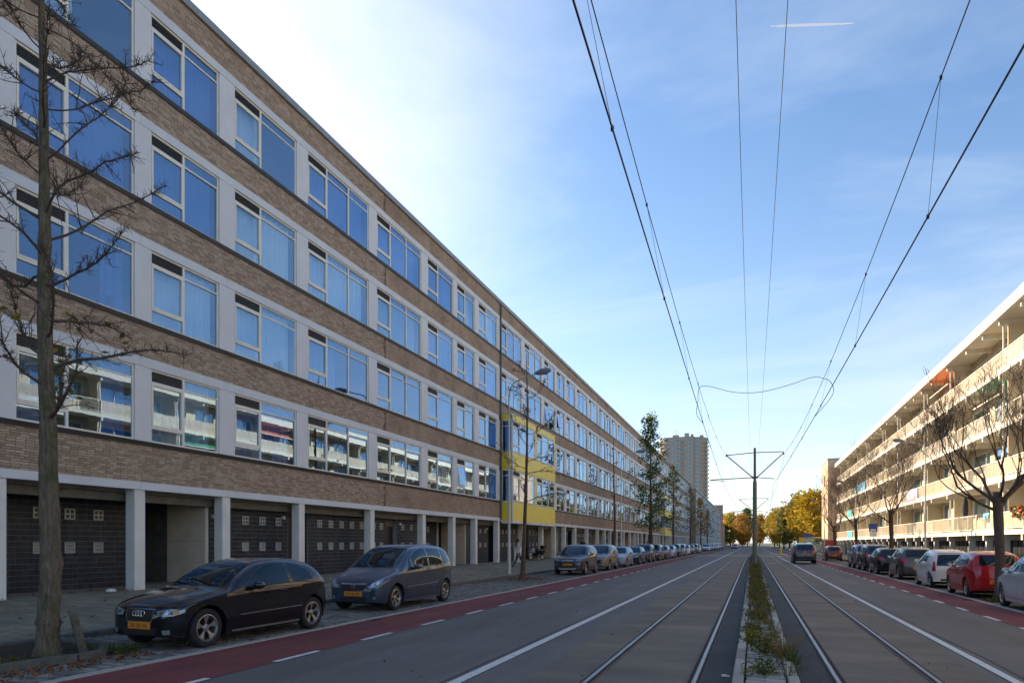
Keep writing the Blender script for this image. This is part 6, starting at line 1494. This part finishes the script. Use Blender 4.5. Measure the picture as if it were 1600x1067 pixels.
# ================================================================= SCOOTER
sc_ = empty('motor_scooter', (-15.6, 48.6, .44), R(-28), 'black motor scooter parked under the colonnade beside the yellow bay', 'scooter')
for yy in (-.62, .62):
    w = MB().lathe([(.17, -.05), (.22, -.055), (.25, -.03), (.25, .03), (.22, .055), (.17, .05)], (0, 0, 0), 0, 20).obj('wheel', 'tyre', sc_, (0, yy, .25), smooth=True)
    MB().lathe([(0, -.03), (.17, -.04), (.17, .04), (0, .03)], (0, 0, 0), 0, 14).obj('rim', 'rim_alloy', w)
MB().prism([(-.50, .55), (-.40, .30), (.02, .27), (.15, .45), (.70, .50), (.80, .68), (.72, .76), (.10, .72), (.0, .42), (-.26, .40), (-.34, .95), (-.44, .95)], 0, -.16, .16).obj('body', 'paint_black', sc_)
MB().prism([(.08, .74), (.75, .78), (.70, .86), (.12, .83)], 0, -.15, .15).obj('seat', 'black_plastic', sc_); MB().prism([(.55, .5), (.85, .66), (.82, .72), (.5, .62)], 0, -.12, .12).obj('tail', 'paint_silver', sc_)
MB().prism([(-.80, .40), (-.62, .54), (-.40, .52), (-.44, .46), (-.62, .47), (-.74, .36)], 0, -.09, .09).obj('mudguard', 'paint_white', sc_)
MB().prism([(-.52, .62), (-.44, .95), (-.40, .95), (-.42, .60)], 0, -.21, .21).obj('leg_shield', 'paint_white', sc_)
MB().tube([(-.09, -.62, .25), (-.07, -.46, .60), (0, -.40, .95)], .02, 6).obj('fork', 'rim_grey', sc_); MB().tube([(-.33, -.34, 1.05), (0, -.42, 1.0), (.33, -.34, 1.05)], .018, 6).obj('handlebar', 'black_plastic', sc_)
MB().lathe([(0, -.53), (.07, -.52), (.09, -.47), (.08, -.40), (0, -.40)], (0, 0, .92), 1, 12).obj('headlight', 'lamp_glass', sc_)
for s in (-1, 1): MB().tube([(s * .25, -.36, 1.04), (s * .30, -.38, 1.22)], .008, 5).obj('mirror_stalk', 'black_plastic', sc_); MB().lathe([(0, -.01), (.05, -.01), (.05, .01), (0, .01)], (s * .30, -.38, 1.25), 1, 10).obj('mirror', 'black_plastic', sc_)
MB().box(-.19, .19, .60, .95, .86, 1.12).obj('top_case', 'black_plastic', sc_); MB().tube([(.12, .2, .2), (.2, .3, .0)], .015, 5).obj('stand', 'rim_grey', sc_)
# ================================================================= PEOPLE
plain('skin', (0.42, 0.26, 0.19), 0.6, var=.05); plain('hair_dark', (0.02, 0.014, 0.01), 0.7)
for n, c in (('jacket_grey', (.46, .45, .46)), ('jeans', (.03, .045, .10)), ('coat_black', (.014, .014, .02)), ('coat_red', (.40, .05, .03)), ('coat_tan', (.26, .18, .12)), ('shoe', (.35, .35, .36)), ('shoe_dark', (.02, .02, .02))): plain(n, c, .85, var=.12, scale=9)
def person(loc, rz, top, legs, shoes, label, step=.28, arm='swing', h=1.74, coat=False):
    # joints: front is -Y
    J = {'pel': (0, 0, .95, .135, .105), 'wai': (0, 0, 1.10, .125, .095), 'che': (0, -.01, 1.32, .155, .11), 'nek': (0, .0, 1.47, .06, .06), 'hd0': (0, -.015, 1.56, .07, .085), 'hd1': (0, -.02, 1.64, .078, .098), 'hd2': (0, -.01, 1.71, .055, .065),
         'ls': (-.17, 0, 1.40, .07, .07), 'rs': (.17, 0, 1.40, .07, .07)}
    E = [('pel', 'wai'), ('wai', 'che'), ('che', 'nek'), ('nek', 'hd0'), ('hd0', 'hd1'), ('hd1', 'hd2'), ('che', 'ls'), ('che', 'rs')]
    for s, n, st in ((-1, 'l', step), (1, 'r', -step)):
        J[n + 'h'] = (s * .09, 0, .90, .092, .10); J[n + 'k'] = (s * .095, -st * .55 - .03, .50, .062, .066); J[n + 'a'] = (s * .095, -st + (.10 if st < 0 else 0), .10, .042, .045); J[n + 't'] = (s * .105, -st - .15 + (.10 if st < 0 else 0), .045, .042, .032)
        E += [('pel', n + 'h'), (n + 'h', n + 'k'), (n + 'k', n + 'a'), (n + 'a', n + 't')]
        if arm == 'hip' and s > 0: el, wr, ha = (.36, .10, 1.18), (.24, -.04, 1.02), (.19, -.07, .98)
        else: el, wr, ha = (s * .23, st * .3 + .02, 1.13), (s * .235, st * .55 - .10, .90), (s * .23, st * .6 - .13, .82)
        J[n + 'e'] = (*el, .047, .047); J[n + 'w'] = (*wr, .036, .036); J[n + 'p'] = (*ha, .038, .028); E += [(n + 's', n + 'e'), (n + 'e', n + 'w'), (n + 'w', n + 'p')]
        # fingers and thumb rooted in the palm
        d = (Vector(ha) - Vector(wr)).normalized(); c = Vector(ha)
        for k, (o_, l_) in enumerate(((-.030, .065), (-.010, .08), (.010, .085), (.028, .07))):
            f0 = c + Vector((0, o_, 0)) + d * .03; f1 = f0 + d * l_ * .6; f2 = f1 + (d + Vector((-s * .4, 0, 0))).normalized() * l_ * .5
            J['%sf%d0' % (n, k)] = (*f0, .010, .010); J['%sf%d1' % (n, k)] = (*f1, .009, .009); J['%sf%d2' % (n, k)] = (*f2, .008, .008); E += [(n + 'p', '%sf%d0' % (n, k)), ('%sf%d0' % (n, k), '%sf%d1' % (n, k)), ('%sf%d1' % (n, k), '%sf%d2' % (n, k))]
        t0 = c + Vector((-s * .01, -.045, .01)); t1 = t0 + d * .04 + Vector((0, -.02, 0)); J[n + 'th0'] = (*t0, .011, .011); J[n + 'th1'] = (*t1, .009, .009); E += [(n + 'p', n + 'th0'), (n + 'th0', n + 'th1')]
    keys = list(J); idx = {k: i for i, k in enumerate(keys)}
    me = bpy.data.meshes.new('person_skin'); me.from_pydata([J[k][:3] for k in keys], [(idx[a], idx[b]) for a, b in E], []); me.update()
    t = bpy.data.objects.new('person_skin', me); COL.objects.link(t); md = t.modifiers.new('skin', 'SKIN'); 
    if not me.skin_vertices: 
        bm = bmesh.new(); bm.from_mesh(me); bm.verts.layers.skin.verify(); bm.to_mesh(me); bm.free()
    for k in keys:
        sv = me.skin_vertices[0].data[idx[k]]; sv.radius = J[k][3:]; sv.use_root = (k == 'pel')
    md.use_smooth_shade = True; sb_ = t.modifiers.new('sub', 'SUBSURF'); sb_.levels = 1; sb_.render_levels = 1
    dg = bpy.context.evaluated_depsgraph_get(); dg.update(); bme = bpy.data.meshes.new_from_object(t.evaluated_get(dg)); bpy.data.objects.remove(t); bme.name = 'body'
    bme.materials.clear()
    for mt in (top, legs, shoes, 'skin', 'hair_dark'): bme.materials.append(MATS[mt])
    for p in bme.polygons:
        c = p.center; z = c.z
        if z > 1.68 or (z > 1.55 and c.y > .03): i = 4
        elif z > 1.475: i = 3
        elif z < .10: i = 2
        elif abs(c.x) > .13 and .70 < z < .93 and not (arm == 'hip' and c.x > 0 and False) and math.hypot(c.x, 0) > .17: i = 3
        elif z < (.62 if coat else .93): i = 1
        else: i = 0
        p.material_index = i
    e = empty('person', loc, rz, label, 'person', 'people on the pavements'); put('body', bme, e)
    hr_ = MB(); hr_.lathe([(0.0, .115), (.05, .105), (.085, .06), (.095, 0), (.085, -.06), (.06, -.10)], (0, .02, 1.645), 2, 14).obj('hair', 'hair_dark', e, (0, 0, 0), smooth=True)
    MB().lathe([(0, .02), (.012, .005), (.016, -.015), (.008, -.022), (0, -.022)], (0, -.122, 1.63), 2, 8).obj('nose', 'skin', e)
    for s in (-1, 1): MB().lathe([(0, .012), (.014, .006), (.014, -.006), (0, -.012)], (s * .028, -.108, 1.655), 2, 8).obj('eye', 'hair_dark', e); MB().lathe([(0, .03), (.012, .015), (.014, -.012), (0, -.03)], (s * .085, .0, 1.63), 2, 8).obj('ear', 'skin', e)
    MB().box(-.022, .022, -.112, -.100, 1.585, 1.593).obj('mouth', 'coat_red', e)
    e.scale = (h / 1.74,) * 3
    return e
person((-12.95, 36.9, .215), R(118), 'jacket_grey', 'jeans', 'shoe', 'person in a pale grey jacket and jeans walking past the lamp post', .26, 'hip', 1.78)
person((-15.0, 61.0, .37), R(10), 'coat_black', 'coat_black', 'shoe_dark', 'person in black seen above the dark blue SUV', .12, coat=True, h=1.8)
person((-13.6, 92.5, .27), R(-160), 'coat_red', 'jeans', 'shoe_dark', 'person in a red jacket walking far along the left pavement', .2)
person((10.6, 76.0, .12), R(170), 'coat_black', 'coat_black', 'shoe_dark', 'person in black on the right pavement before the dark columns', .2, coat=True)
person((10.95, 73.2, .12), R(-10), 'coat_tan', 'coat_black', 'shoe_dark', 'person in a brown coat on the right pavement beside the one in black', .22, coat=True)
